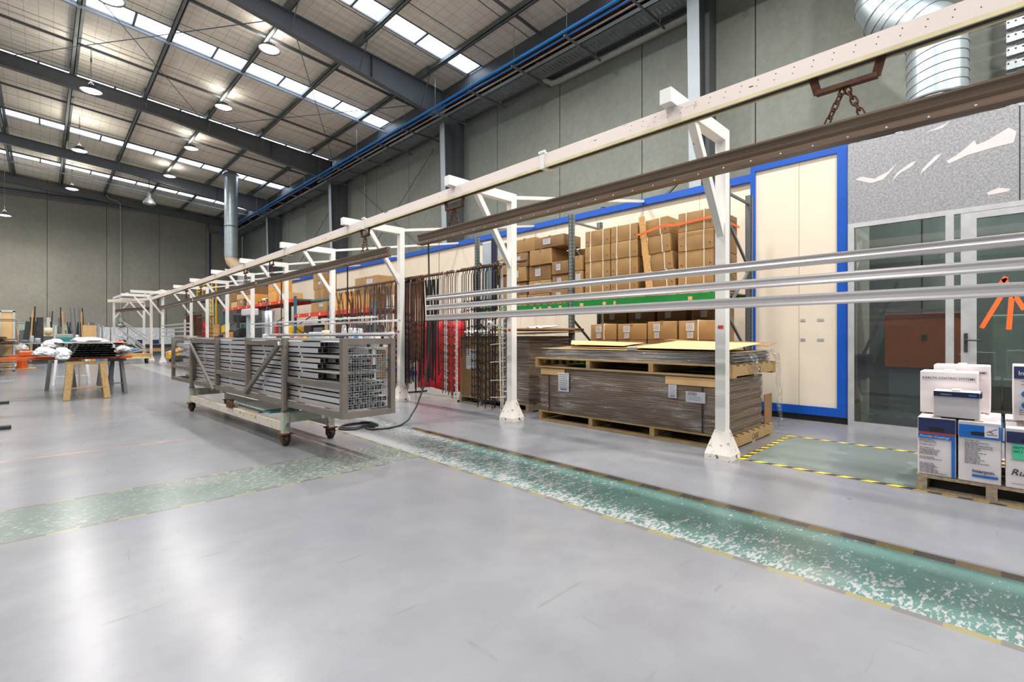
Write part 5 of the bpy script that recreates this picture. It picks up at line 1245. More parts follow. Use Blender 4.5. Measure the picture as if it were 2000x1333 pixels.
for z in (.79, .71):
    MB().lathe((fx + .0998, -.125, z), [(0, 0), (.024, 0)], 20, axis='x').build('pictogram', 'cobalt', D); MB().lathe((fx + .099, -.125, z - .004), [(0, 0), (.011, 0)], 12, axis='x').build('pictogram_centre', 'paper', D)
lines(D, fx + .1, -.28, -.09, .62, .68, 4, seed=6)
tag(MB().box(fx + .6, -.2, .975, fx + .605, .1, .98).build('cardboard_sheet', 'card_dark'), 'thin cardboard strip behind the upper boxes', 'sheet') if False else None
# ================================================================== far racks, clutter, flue
for y, lb in ((11.7, 'blue rack upright frame seen through the brown hanging straps'), (14.5, 'blue rack upright frame hidden by the fourth gantry post'), (17.3, 'blue rack upright frame in the middle of the far racks'),
              (20.2, 'grey-blue rack upright frame under the golden cartons'), (23.2, 'grey rack upright frame farther along the far racks'), (26.6, 'farthest rack upright frame')):
    upright(6.3, 7.15, y, {11.7: 2.15, 14.5: 2.15, 17.3: 2.62, 20.2: 2.7, 23.2: 2.65, 26.6: 2.65}[y], 'blue_rack', lb, holes=False, w=.1)
for a, c, z, lb in ((11.75, 14.45, 1.86, 'red rack beam behind the brown straps'), (14.55, 17.25, 1.86, 'red rack beam with white tags right of the blue upright'), (17.35, 20.15, 2.42, 'red rack beam beneath the golden carton'), (20.25, 23.15, 2.42, 'red rack beam left of the sixth gantry post'), (23.25, 26.55, 2.42, 'farthest red rack beam'),
                    (14.55, 17.25, 1.02, 'lower red rack beam just above the trolley load'), (17.35, 20.15, 1.0, 'lower red rack beam further along'), (11.75, 14.45, 1.0, 'lower red rack beam behind the straps')):
    g = MB().box(6.25, a, z, 6.31, c, z + .12).build('rack_beam', 'red'); tag(g, lb, 'rack beam')
    for t in (.2, .5, .85): MB().box(6.246, a + (c - a) * t - .05, z + .02, 6.25, a + (c - a) * t + .05, z + .1).build('paper_tag', 'paper', g)
    tag(MB().box(7.1, a, z, 7.16, c, z + .12).build('rack_beam', 'red'), 'rear partner of the ' + lb, 'rack beam')
    tag(MB().box(6.31, a, z + .1, 7.1, c, z + .12).build('deck_board', 'card_dark'), 'board deck on the ' + lb, 'decking')
tag(MB().box(6.8, 14.6, 2.45, 7.2, 17.2, 2.5).build('rear_shelf', 'blue_rack'), 'grey-blue shelf edge carrying the three stacked cartons', 'shelf')
def cb(x, y0, y1, z0, z1, d, lb, mat='card', **k): return carton(x, y0, z0, x + d, y1, z1, lb, mat, **k)
FL = [(.2, .45, .55, .85)]
cb(6.85, 16.25, 17.0, 2.505, 2.85, .5, 'wide carton at the bottom of the three stacked on the rear shelf'); cb(6.85, 16.3, 17.1, 2.855, 3.15, .5, 'middle carton with white label in the rear shelf stack', face_label=FL); cb(6.85, 16.3, 17.1, 3.155, 3.42, .5, 'top carton in the rear shelf stack', face_label=FL)
cb(6.3, 14.7, 15.9, 1.985, 2.3, .5, 'carton with white label on the red beam beside the straps', face_label=FL)
cb(6.3, 12.0, 13.3, 1.985, 2.35, .5, 'lower carton behind the brown straps', 'card_gold'); cb(6.35, 11.6, 12.9, 2.355, 2.85, .5, 'upper carton showing above the hook rail', 'card', face_label=FL); cb(6.3, 13.35, 14.2, 1.985, 2.5, .5, 'tall golden carton behind the straps', 'card_gold')
cb(6.3, 19.2, 20.1, 2.545, 2.95, .6, 'lower tall golden carton on the red beam', 'card_gold', face_label=[(.75, .85, .6, .95)], tape=False); cb(6.3, 19.25, 20.1, 2.955, 3.4, .6, 'upper tall golden carton stacked on another', 'card_gold', tape=False)
cb(6.3, 17.9, 18.9, 2.545, 2.8, .5, 'pale carton at the end of the red beam by the blue upright', 'card2', face_label=FL)
pallet(6.3, 20.4, 2.545, 7.1, 21.5, 'small pallet on the red beam left of the golden cartons', 'x', mat='wood2', z=.12)
wr = MB(); cloth(wr, 0, -.3, .3, 0, .3, .04, 9, 8, 5, .012); wr.xf(Matrix.Translation((6.4, 20.9, 2.70)) @ Matrix.Rotation(PI / 2 * .8, 4, 'Y')); tag(wr.build('loose_wrap', 'paper'), 'white wrap lying on the small rack pallet', 'wrap')
cb(6.75, 20.5, 21.4, 2.67, 3.15, .35, 'dull carton at the back of the small rack pallet', 'card_dark')
i = 0
for (y0, y1, z0, z1, mt) in [(21.9, 22.9, 2.545, 3.0, 'card_gold'), (23.4, 24.3, 2.545, 2.85, 'card'), (24.4, 25.3, 2.545, 2.8, 'card2'), (25.4, 26.4, 2.545, 3.1, 'card'), (23.3, 24.4, 2.86, 3.1, 'card2'), (22.0, 23.1, 3.01, 3.35, 'card_dark'), (24.5, 25.5, 2.82, 3.3, 'card_dark'), (25.45, 26.3, 3.11, 3.45, 'card')]:
    cb(6.3, y0, y1, z0, z1, .6, 'carton %s, left end of the red racks' % ['tall and golden', 'brown on the deck', 'pale on the deck', 'large at the far end', 'flat and pale on another', 'dull and stacked on the golden one', 'dull with open flaps', 'topmost at the far end'][i], mt, face_label=FL if i % 2 else None); i += 1
# things on and under the racks, above the trolley's top edge as seen
def blob(x, y, z, sx, sy, sz, mat, name, lb, cat, r=.02, b=.01): return tag(MB().rbox(x, y, z, x + sx, y + sy, z + sz, r, b).build(name, mat), lb, cat)
for i, (y, z, sy, sz, mt, nm, lb) in enumerate([
    (16.2, 1.15, .6, .5, 'blackp', 'plastic_tub', 'dark plastic tub on the lower red beam'), (15.3, 1.15, .7, .35, 'steel_dark', 'plastic_tub', 'grey plastic tub beside the dark one'), (14.6, 1.15, .5, .55, 'wood2', 'wooden_rack', 'pale wooden rack on the lower beam'),
    (18.0, 1.13, .6, .45, 'yellow', 'yellow_sack', 'bright yellow sack on the lower beam by the blue upright'), (18.8, 1.13, .5, .6, 'galv', 'metal_cylinder', 'silver cylinder standing in the far rack'), (19.5, 1.13, .45, .55, 'redprint', 'red_box', 'dark red box in the far rack'),
    (20.5, .02, .9, .9, 'card', 'carton', 'large carton on the floor under the far rack'), (21.45, .02, .75, 1.0, 'steel_dark', 'drum', 'dark drum under the far rack'), (22.28, .02, .8, 1.1, 'navy', 'plastic_crate', 'navy crate under the far rack'),
    (24.0, .02, .9, 1.2, 'card_gold', 'carton', 'golden carton on the floor at the far rack end'), (25.2, .02, .9, 1.5, 'blackp', 'machine_cabinet', 'black cabinet at the far rack end'), (12.3, 1.13, .7, .4, 'blackp', 'plastic_tub', 'black tub behind the brown straps'),
    (13.3, 1.13, .6, .5, 'white', 'white_jug', 'white container behind the brown straps'), (17.5, .02, .9, .8, 'redprint', 'parts_bin', 'red bin on the floor under the far rack'), (15.0, .02, 1.2, .8, 'steel_dark', 'parts_bin', 'grey bin on the floor under the red beam'), (12.2, .02, 1.4, .8, 'card_dark', 'carton', 'dull carton on the floor behind the straps')]):
    blob(6.4, y, z, .55, sy, sz, mt, nm, lb, 'container', .03)
# packing bench in front of the racks
bt = thing('packing_bench', 'long white packing bench behind the trolley', 'bench', (5.6, 14, 0))
MB().box(5.35, 9.9, .95, 5.95, 18.6, .99).build('bench_top', 'white', bt)
for y in (10, 12.8, 15.6, 18.4):
    for x in (5.38, 5.88): MB().box(x, y, 0, x + .04, y + .05, .95).build('leg', 'white_paint', bt)
sig = [(10.4, .35, .26, 'white', 'printer', 'white desktop machine at the right end of the packing bench'), (11.3, .5, .42, 'white', 'white_case', 'white plastic case with a dark slot on the packing bench'), (12.2, .3, .3, 'blackp', 'black_pouch', 'black pouch on the packing bench'), (12.9, .3, .38, 'cream_lip', 'cream_bag', 'cream bag on the packing bench'),
       (13.6, .5, .34, 'steel_blue', 'grey_dispenser', 'grey dispenser on the packing bench'), (14.7, .4, .2, 'orange', 'orange_tray', 'orange tray on the packing bench'), (15.6, .7, .25, 'paper', 'paper_stack', 'white stack of paper on the packing bench'), (16.8, .45, .12, 'orange', 'orange_glove', 'orange gloves on the packing bench'), (17.6, .6, .3, 'white', 'white_box', 'white box at the far end of the packing bench')]
for y, sy, sz, mt, nm, lb in sig: blob(5.5, y, .992, .3, sy, sz, mt, nm, lb, 'container', .03)
MB().box(5.496, 11.42, 1.1, 5.499, 11.55, 1.32)
for k, (y, c) in enumerate([(11.0, 'bluepipe'), (14.2, 'yellow'), (12.6, 'white'), (15.2, 'redprint')]):
    tag(MB().lathe((5.45, y, .992), [(.05, 0), (.055, .02), (.055, .2), (.02, .27), (.02, .32), (0, .32)], 14).build('spray_bottle', c), ['blue', 'yellow', 'white', 'red'][k] + ' bottle on the packing bench', 'bottle')
# silver machine columns and panels
tm = thing('tall_white_stand', 'pale T-shaped machine stand beside the hanging silver pieces', 'machine', (5.4, 19.3, 0))
MB().rbox(5.3, 19.1, 0, 5.6, 19.7, 1.1, .02).build('base', 'white', tm); MB().rbox(5.36, 19.3, 1.1, 5.5, 19.55, 2.0, .01).build('column', 'steel_blue', tm); MB().rbox(5.3, 18.9, 1.98, 5.6, 19.95, 2.22, .02).build('head', 'white', tm)
for k, y in enumerate((17.9, 18.2, 18.5)): tag(MB().lathe((5.7, y, .996), [(.11, 0), (.11, 1.1), (.09, 1.12), (0, 1.12)], 16).build('metal_tube', ['galv', 'alu_b', 'steel_dark'][k]), ['rightmost', 'middle', 'leftmost'][k] + ' upright metal tube on the far end of the packing bench', 'tube')
for k, (y, z) in enumerate([(20.3, 1.75), (20.8, 1.78), (20.35, 1.2), (20.75, 1.15)]): blob(5.312, y, z, .3, .35, .32, 'blackp', 'black_tool_box', ['lower right', 'lower left', 'upper right', 'upper left'][(k + 2) % 4] + ' black case hanging on the frame by the sixth gantry post', 'case', .03)
fr = thing('wall_frame', 'slim metal frame holding black cases by the sixth post', 'frame', (5.65, 20.6, 0)); MB().box(5.61, 20.2, 0, 5.66, 20.25, 2.15).box(5.61, 21.2, 0, 5.66, 21.25, 2.15).box(5.61, 20.2, 2.1, 5.66, 21.25, 2.15).box(5.61, 20.25, 1.7, 5.66, 21.2, 1.74).box(5.61, 20.25, 1.1, 5.66, 21.2, 1.14).build('frame', 'galv', fr)
wb = thing('timber_bench', 'timber workbench holding tools beneath the far cartons', 'bench', (5.6, 22.7, 0)); MB().box(5.3, 21.7, .9, 5.95, 24.3, .96).build('bench_top', 'wood2', wb)
for y in (21.75, 24.2):
    for x in (5.32, 5.88): MB().box(x, y, 0, x + .06, y + .06, .9).build('leg', 'wood2', wb)
blob(5.4, 22.0, .962, .4, .9, .42, 'card_gold', 'carton', 'golden carton on the timber workbench', 'carton'); yl = MB().bar((5.38, 21.9, 1.62), (5.38, 23.0, 1.5), .3, .05, up=(1, 0, 0)); tag(yl.build('yellow_jacket', 'yellow'), 'yellow high-visibility cloth draped over the golden carton', 'cloth')
blob(5.4, 23.2, .962, .3, .5, .35, 'blackp', 'tool_bag', 'black tool bag on the timber workbench', 'bag', .05, .02); blob(5.35, 23.8, .962, .3, .4, .25, 'rust', 'scrap_tray', 'brown tray of offcuts on the timber workbench', 'tray')
# red vest on a timber panel, white boards
tp_ = thing('timber_screen', 'orange-brown timber panel behind the red vest', 'panel', (5.6, 26, 0)); MB().box(5.6, 24.6, .0, 5.66, 27.0, 1.75).build('board', 'wood2', tp_)
for z in (.3, .65, 1.0, 1.35): MB().box(5.595, 24.62, z, 5.6, 26.98, z + .012).build('board_joint', 'rust', tp_)
ve = thing('red_vest', 'red high-visibility vest with silver bands hanging by the seventh post', 'vest', (5.5, 26.6, .95))
vs = [(-.28, 0), (.28, 0), (.33, .35), (.36, .7), (.25, .95), (.1, 1.03), (.06, .92), (-.06, .92), (-.1, 1.03), (-.25, .95), (-.36, .7), (-.33, .35)]
sheet = MB(); n = len(vs); P0 = [(5.48 + .03 * math.cos(a * 9), 26.6 - a, .9 + z) for a, z in vs]; P1 = [(x + .07, y, z) for x, y, z in P0]
sheet.add(P0 + P1, [tuple(range(n)), tuple(range(n, 2 * n))[::-1]] + [(i, (i + 1) % n, (i + 1) % n + n, i + n) for i in range(n)]).build('vest_body', 'redcloth', ve)
for z in (1.1, 1.42): MB().box(5.44, 26.3, z, 5.452, 26.5, z + .07).box(5.44, 26.7, z, 5.452, 26.88, z + .07).build('reflective_band', 'galv', ve)
blob(5.55, 24.9, .96, .3, 1.6, .2, 'white', 'foam_block', 'white foam block at the foot of the red vest', 'block') if False else None
tag(MB().rbox(5.3, 27.4, .0, 5.36, 30.2, 2.1, .01, .01).build('white_board', 'white'), 'large white board behind the seventh and eighth posts', 'board')
tag(MB().rbox(5.2, 24.8, .9, 5.5, 25.8, 1.1, .02).build('white_box', 'white'), 'low white box right of the red vest', 'box'); tag(MB().box(5.15, 24.7, 0, 5.55, 25.9, .9).build('side_table', 'steel_blue'), 'small grey cupboard under the low white box', 'cupboard')
# hanging brown and black profiles of the far bay
p = MB().box(-.012, -.035, -.95, .012, .035, 0).tube([(0, 0, 0), (0, 0, .12)], .005, 5).build('brown_profile', 'rust', keep=True); tag(p, 'brown profile hanging in the far bundle behind the straight posts', 'profile', 'brown profiles hanging in the far bundle')
for k in range(14):
    o = p if k == 0 else dup(p); o.location = (4.95, 24.6 + .38 * k * .6, 2.19); o.rotation_euler = (rr.uniform(-.03, .03), 0, rr.uniform(-.6, .6))
tag(MB().tube([(4.95, 24.3, 2.3), (4.95, 28.2, 2.3)], .02, 6).bar((4.8, 25.77, 2.3), (4.95, 25.77, 2.3), .03).build('hanging_pipe', 'rust_light'), 'pipe carrying the far brown profiles', 'pipe')
p = proto_rod(1.75, .16, (1, -1), 'black', 'black', 'black hook rod hanging in the far bundle beyond the trolley', 'far black hook rods', .5, .05, parts=False)
for k in range(10):
    o = p if k == 0 else dup(p); o.location = (4.9, 22.4 + .22 * k, 2.02); o.rotation_euler = (0, 0, rr.uniform(-.4, .4))
tag(MB().tube([(4.9, 22.2, 2.03), (4.9, 25.0, 2.03)], .018, 6).build('hanging_pipe', 'rust_light'), 'pipe carrying the far black hook rods', 'pipe')
# yellow platform and ladder
yp = thing('yellow_platform', 'yellow railed access platform behind the far posts', 'platform', (6.6, 25.5, 3.3))
for y in (28.6, 29.5, 30.4):
    MB().box(6.4, y, 1.3 if y < 30 else 3.3, 6.46, y + .06, 4.15).build('guard_post', 'yellow', yp)
for z in (3.45, 3.8, 4.1): MB().bar((6.43, 28.5, z), (6.43, 33.0, z), .05).build('guard_rail', 'yellow', yp)
for y in (31.6, 32.9): MB().box(6.4, y, 3.2, 6.46, y + .06, 4.12).build('guard_post', 'yellow', yp)
MB().box(6.4, 28.6, 3.2, 8.4, 33.0, 3.3).build('platform_deck', 'steel_dark', yp)
for y in (29.0, 29.6): MB().box(6.35, y, 0, 6.4, y + .05, 3.3).build('ladder_stile', 'cream_lip', yp)
rg = MB()
for k in range(11): rg.bar((6.37, 29.02, .3 + .28 * k), (6.37, 29.62, .3 + .28 * k), .03)
rg.build('ladder_rung', 'cream_lip', yp)
# far flue
fl = thing('exhaust_flue', 'tall galvanised flue rising through the roof at the far end', 'flue', (7.2, 27.8, 4))
sp = spiral([(6.97, 28.0, 5.3), (6.97, 28.0, 9.75)], .31, 'upper_pipe', .3, fl); sp.build('spiral_seam', 'galv', fl)
MB().tube([(6.97, 28.0, 5.32), (6.99, 27.98, 5.15), (7.42, 27.65, 4.55), (7.48, 27.6, 4.4)], .3, 24).build('offset_bend', 'tube', fl)
sp = spiral([(7.48, 27.6, 3.8), (7.48, 27.6, 4.42)], .31, 'lower_pipe', .2, fl); MB().lathe((7.48, 27.6, 3.8), [(.31, -.4), (.45, -.4), (.45, 0), (.31, 0)], 20).build('fan_housing', 'steel_dark', fl); sp.build('spiral_seam', 'galv', fl)
MB().lathe((6.97, 28, 6.9), [(.312, 0), (.33, 0), (.33, .05), (.312, .05)], 24).lathe((6.97, 28, 9.6), [(.312, 0), (.36, .0), (.36, .04), (.312, .04)], 24).build('joint_collar', 'steel_dark', fl)
tag(MB().box(6.6, 27.0, 3.0, 8.5, 28.4, 3.38).box(7.0, 27.1, 0, 8.5, 28.3, 3.0).build('oven_unit', 'steel_dark'), 'dark machine housing beneath the far flue', 'machine')
for k in range(3): tag(MB().bar((7.9, 17.6 + .25 * k, 3.97), (7.7, 17.5 + .25 * k, 4.5), .05, .16).build('spare_profile', 'rust'), ['right', 'middle', 'left'][k] + ' of three brown profiles standing above the booth edge', 'profile') if False else None
# ================================================================== left side: trestle table, cabinet, benches, end wall
def trestle(name, x, y, w, h, lb, mat, leg=.06, splay=.16, brace=True):
    t = thing(name, lb, 'trestle', (x, y, 0))
    MB().box(x - .04, y - w / 2, h - .06, x + .04, y + w / 2, h).build('top_rail', mat, t) if False else MB().box(x - w / 2, y - .04, h - .06, x + w / 2, y + .04, h).build('top_rail', mat, t)
    for sx in (-1, 1):
        for sy in (-1, 1):
            MB().bar((x + sx * (w / 2 - .08), y + sy * .04, h - .05), (x + sx * (w / 2 - .02), y + sy * splay, 0.0), leg, leg * .5).build('leg', mat, t)
        if brace: MB().bar((x + sx * (w / 2 - .04), y - splay * .7, .25), (x + sx * (w / 2 - .04), y + splay * .7, .25), leg * .6).build('end_brace', mat, t)
    if brace: MB().bar((x - w / 2 + .04, y - splay * .75, .22), (x + w / 2 - .04, y - splay * .75, .22), leg * .7, .02).build('long_brace', mat, t)
    return t
trestle('wooden_trestle', .60, 12.45, .62, .72, 'pale wooden trestle at the near end of the loaded table', 'wood', .1, .22)
tag(MB().bar((.50, 12.5, .0), (.50, 12.48, .70), .13, .02, up=(1, 0, 0)).build('timber_offcut', 'wood_old'), 'grey-brown board standing inside the wooden trestle', 'board')
trestle('metal_trestle', .28, 14.9, .5, .74, 'dark metal trestle left of the wooden one', 'steel_dark', .07, .16, False)
trestle('metal_trestle', 1.12, 13.2, .3, .74, 'dark metal trestle at the right end of the table', 'steel_dark', .06, .2)
trestle('metal_trestle', 1.1, 15.6, .3, .74, 'dark metal trestle farther back under the table', 'steel_dark', .06, .16)
trestle('white_trestle', .5, 16.3, .7, .74, 'white trestle behind the dark ones', 'white', .05, .2)
for k, (x0, x1, y) in enumerate([(-.6, 1.35, 13.0), (-.55, 1.25, 15.2)]):
    tag(MB().box(x0, y - .05, .745, x1, y + .05, .80).build('orange_beam', 'orange'), ['near', 'rear'][k] + ' orange beam laid across the trestles', 'beam')
# black profile pile
rl = random.Random(11); nn = 0
for r_ in range(6):
    n_c = 9 - r_ // 2
    for c in range(n_c):
        x = .38 + .075 * c + rl.uniform(-.008, .008) + .02 * r_; z = .802 + r_ * .044
        o = MB().box(x, 12.35 + rl.uniform(-.04, .1), z, x + .066, 15.1, z + .004).box(x, 12.4 + rl.uniform(-.05, .08), z + .036, x + .066, 15.1, z + .04).box(x, 12.45, z + .004, x + .005, 15.1, z + .036).box(x + .061, 12.45, z + .004, x + .066, 15.1, z + .036).build('black_profile', 'blackp')
        tag(o, 'black hollow profile in the table pile, %s layer, %s from the left' % (['bottom', 'second', 'third', 'fourth', 'fifth', 'top'][r_], ordn(c)), 'profile', 'black profiles piled on the trestle table')
for k in range(9):
    x = 1.08 + .03 * k; z = .802 + .011 * k
    tag(MB().bar((1.04 + .03 * k, 12.6 + .1 * k, z + .0), (1.78 - .03 * k, 15.2, z + .05), .07, .014).build('grey_profile', ['steel_dark', 'alu_c', 'blackp'][k % 3]), 'flat profile fanned at the table right side, %s from the bottom' % ordn(k), 'profile', 'fanned profiles on the table')
tag(MB().box(.15, 13.0, 1.07, 1.3, 13.1, 1.085).box(.15, 13.0, 1.07, .2, 14.6, 1.085).box(.2, 13.1, 1.072, 1.28, 14.6, 1.08).build('grey_sheet', 'alu_c'), 'thin grey panel lying over the black profile pile', 'panel')
def lump(c, s, seed, mat, name, lb, cat, n1=14, n2=26):
    r_ = random.Random(seed); ph = [r_.uniform(0, 6) for _ in range(6)]; vs = []; fs = []
    for i in range(n1 + 1):
        a = PI * i / n1
        for j in range(n2):
            b_ = 2 * PI * j / n2; k = 1 + .16 * math.sin(3 * b_ + ph[0] + a * 2) + .1 * math.sin(5 * b_ + ph[1]) * math.sin(4 * a + ph[2]) + r_.uniform(-.07, .07) + .08 * abs(math.sin(9 * b_ + 5 * a + ph[3]))
            z = math.cos(a) * (1 if math.cos(a) > 0 else .25)
            vs.append((c[0] + s[0] * math.sin(a) * math.cos(b_) * k, c[1] + s[1] * math.sin(a) * math.sin(b_) * k, c[2] + s[2] * (z * k + .25)))
    for i in range(n1):
        for j in range(n2): fs.append((i * n2 + j, (i + 1) * n2 + j, (i + 1) * n2 + (j + 1) % n2, i * n2 + (j + 1) % n2))
    return tag(MB().add(vs, fs, 0, False).build(name, mat), lb, cat)
lump((.24, 12.7, .82), (.15, .3, .12), 1, 'paper', 'white_wrap', 'bunched white wrapping just left of the black profiles', 'wrap'); lump((.0, 12.9, .84), (.15, .3, .11), 2, 'paper', 'white_wrap', 'white wrapped bundle on the left part of the table', 'wrap')
lump((.27, 12.5, .76), (.09, .12, .1), 3, 'white', 'white_wrap', 'small white sack drooping below the table edge', 'wrap'); lump((.15, 13.4, .98), (.16, .25, .12), 4, 'white', 'white_wrap', 'white folded wrap at the back, beside the panel', 'wrap')
lump((.7, 13.6, 1.09), (.26, .4, .07), 5, 'white', 'white_sheet', 'white crumpled sheet on top of the grey panel', 'sheet'); lump((1.2, 13.0, .9), (.12, .2, .08), 6, 'white', 'white_wrap', 'white wrap at the right side of the table', 'wrap')
lump((1.22, 13.8, 1.02), (.09, .12, .07), 7, 'orange', 'orange_bag', 'orange bag on the right side of the table', 'bag'); lump((1.38, 15.0, .83), (.07, .1, .08), 8, 'orange', 'orange_bag', 'orange bundle by the foot of the leftmost far post', 'bag')
tag(MB().rbox(-.35, 13.2, .81, -.05, 13.6, .92, .02).build('orange_box', 'orange'), 'orange box on the table left end', 'box')
tag(MB().rbox(1.28, 13.4, .9, 1.5, 13.5, .93, .01).build('blue_tool', 'bluepipe'), 'blue tool at the table right end', 'tool')
# cone with tube
cn = thing('traffic_cone', 'orange cone-like stand on a tan base with a white bag on top', 'cone', (-.56, 25.2, 0))
MB().box(-.70, 24.9, .0, -.2, 25.6, .04).build('base', 'wood2', cn); MB().lathe((-.56, 25.2, .04), [(.16, 0), (.10, .5), (.12, .62), (.0, .63)], 16).build('cone_body', 'orange', cn)
lump((-.57, 25.2, .70), (.17, .17, .16), 12, 'white', 'white_bag', 'white bag resting on top of the orange cone', 'bag')
# storage cabinet with brown profiles at the left edge
ca = thing('storage_cabinet', 'cream end panel of a tall shelving unit with white edging at left edge', 'cabinet', (-1.2, 24.3, 0))
MB().box(-1.04, 24.0, .03, -.76, 24.03, 2.05).box(-1.6, 24.0, .03, -1.09, 24.03, 2.0).build('end_panel', 'cream', ca); MB().box(-.76, 23.97, 0, -.71, 24.1, 2.1).box(-1.09, 23.97, 0, -1.04, 24.1, 2.1).box(-1.6, 23.97, 2.05, -.71, 24.1, 2.12).box(-1.6, 23.97, 0, -.71, 24.05, .04).build('edging', 'white', ca)
MB().box(-1.6, 24.1, .05, -.75, 27.5, .1).box(-1.6, 24.1, 1.02, -.75, 27.5, 1.06).box(-1.6, 24.1, 2.0, -.75, 27.5, 2.04).build('shelf', 'cream', ca)
k = 0
for z, n_c, w in ((1.0, 6, .12), (1.06, 4, .1), (1.14, 4, .13), (1.25, 3, .1), (1.33, 2, .12), (1.76, 2, .12), (.55, 2, .1), (.35, 2, .11), (.18, 2, .09)):
    for c in range(n_c):
        x = -1.5 + c * .14 + (.03 * k % .07); o = MB().box(x, 21.2 + .12 * (k % 3), z, x + w, 23.9, z + .035).box(x + w * .2, 21.2 + .12 * (k % 3), z + .035, x + w * .75, 23.9, z + .06).build('brown_profile', 'rust')
        tag(o, 'dark brown profile protruding at the left edge, level %s up, %s across' % (ordn(k), ordn(c)), 'profile', 'brown profiles at the left edge')
    k += 1
pr = thing('profile_rack', 'low rack carrying the brown profiles at the left edge', 'rack', (-1.3, 22, 0))
for y in (21.6, 23.6):
    MB().box(-1.62, y, 0, -1.56, y + .06, 1.9).build('rack_post', 'steel_dark', pr)
    for z in (.17, .34, .54, .99, 1.13, 1.75): MB().box(-1.56, y, z - .03, -.64, y + .04, z - .002).build('rack_arm', 'steel_dark', pr)
# dark foot of something at the left edge, floor hatches
tag(MB().rbox(-1.0, 12.38, .0, -.44, 12.5, .05, .008).build('black_bracket', 'blackp'), 'black flat foot poking in at the left edge', 'foot'); tag(MB().rbox(-.6, 8.98, 0, -.30, 9.06, .05, .01).build('black_bracket', 'blackp'), 'small black foot at the extreme left edge near the green strip', 'foot')
tag(MB().box(-1.1, 18.3, 0, -.55, 19.3, .006).build('floor_mat', 'steel_dark'), 'dark mat on the floor at the left edge', 'mat')
# work benches and rack of offcuts by the end wall
wbn = thing('metal_workbench', 'cluttered metal workbench far left behind the trestle table', 'bench', (.2, 30, 0))
MB().box(-.75, 29.6, .88, 1.6, 30.4, .93).build('bench_top', 'galv', wbn); MB().box(-.7, 29.7, .3, 1.55, 30.3, .33).build('lower_shelf', 'white', wbn)
for x in (-.7, .4, 1.5):
    for y in (29.65, 30.3): MB().box(x, y, 0, x + .05, y + .05, .88).build('leg', 'white_paint', wbn)
rk = thing('offcut_rack', 'rack holding upright profile offcuts near the end wall', 'rack', (.3, 31, 0))
MB().box(-.8, 30.9, .9, 1.75, 30.95, .95).box(-.8, 31.45, .9, 1.75, 31.5, .95).box(-.8, 30.9, .02, 1.75, 31.5, .06).build('frame', 'steel_dark', rk)
for x in (-.8, .2, 1.0, 1.72): MB().box(x, 30.86, 0, x + .04, 30.9, 1.3).box(x, 31.5, 0, x + .04, 31.54, 1.3).build('rack_divider', 'steel_dark', rk)
cols = ['steel_dark', 'blackp', 'black', 'alu_c', 'rust', 'wood2', 'steel_dark', 'blackp', 'purlin', 'blackp', 'steel_dark', 'black']
DN = {'steel_dark': 'grey', 'blackp': 'black', 'black': 'jet black', 'alu_c': 'silver', 'rust': 'brown', 'wood2': 'timber', 'purlin': 'olive grey', 'white': 'white'}
for k in range(42):
    x = -.72 + 2.4 * k / 42 + rl.uniform(-.02, .02); h = rl.choice((1.5, 1.7, 1.9, 2.1, 2.4, 2.6)); w = rl.choice((.04, .05, .08, .14, .2)) if h < 2.2 else .05; m_ = rl.choice(cols)
    o = MB().bar((x, 31.15 + .02 * (k % 5), .062), (x + rl.uniform(-.2, .2), 31.3 + .03 * (k % 5), h), w, .03, up=(0, 1, 0)).build('upright_offcut', m_)
    tag(o, '%s %s offcut standing in the rack, %s from the left' % ('tall' if h > 2 else 'short', DN[m_], ordn(k) if k < 20 else ('%s past the middle' % ordn(k - 20) if k < 40 else ['second', 'first'][k - 40] + ' from the right')), 'offcut', 'profile offcuts standing in the rack')
tag(MB().bar((1.55, 30.7, .0), (1.6, 30.83, 1.75), .5, .02, up=(0, 1, 0)).build('plywood_sheet', 'card2'), 'pale board leaning at the right end of the offcut rack', 'board')
tag(MB().box(1.9, 31.0, 0, 1.98, 31.6, 1.8).build('door_edge', 'galv'), 'upright silver panel right of the pale board', 'panel'); tag(MB().box(2.08, 31.0, 0, 2.13, 31.6, 1.75).build('door_edge', 'alu_frame'), 'second silver panel, rightmost beside the posters', 'panel')
sw = thing('mitre_saw', 'cream and teal saw machine on the far workbench', 'machine', (.55, 29.9, .93))
MB().rbox(.35, 29.7, .932, 1.0, 30.2, 1.15, .02).build('body', 'teal', sw); MB().rbox(.4, 29.75, 1.15, .98, 30.15, 1.32, .02).build('top_cover', 'pale', sw); MB().lathe((.15, 29.75, 1.45), [(0, -.03), (.15, -.03), (.15, .03), (0, .03)], 20, axis='y').build('blade_guard', 'cream_lip', sw); MB().rbox(.0, 29.8, 1.2, .3, 30.1, 1.6, .03).build('motor_cover', 'cream_lip', sw); MB().box(.0, 29.82, .932, .3, 30.08, 1.2).build('pedestal', 'steel_dark', sw)
for k, (x, z, sx, sz, mt, nm) in enumerate([(-.7, .932, .25, .12, 'steel_dark', 'tool_tray'), (-.42, .932, .12, .3, 'steel_blue', 'canister'), (-.28, .932, .2, .2, 'galv', 'metal_box'), (1.2, .932, .3, .18, 'blackp', 'black_box'), (1.05, .932, .12, .35, 'white', 'bottle'), (-.65, .332, .3, .2, 'teal', 'teal_bin'), (.3, .345, .5, .36, 'teal', 'teal_bin'), (.9, .332, .2, .2, 'blackp', 'black_bin')]):
    blob(x, 29.75, z, sx, .35, sz, mt, nm, ['dark tray at the left end of the far workbench', 'blue-grey canister on the far workbench', 'silver box on the far workbench', 'black box right of the saw on the far workbench', 'white bottle beside the saw', 'small teal bin on the lower shelf at left', 'large teal bin under the far workbench', 'black bin under the far workbench'][k], 'container')
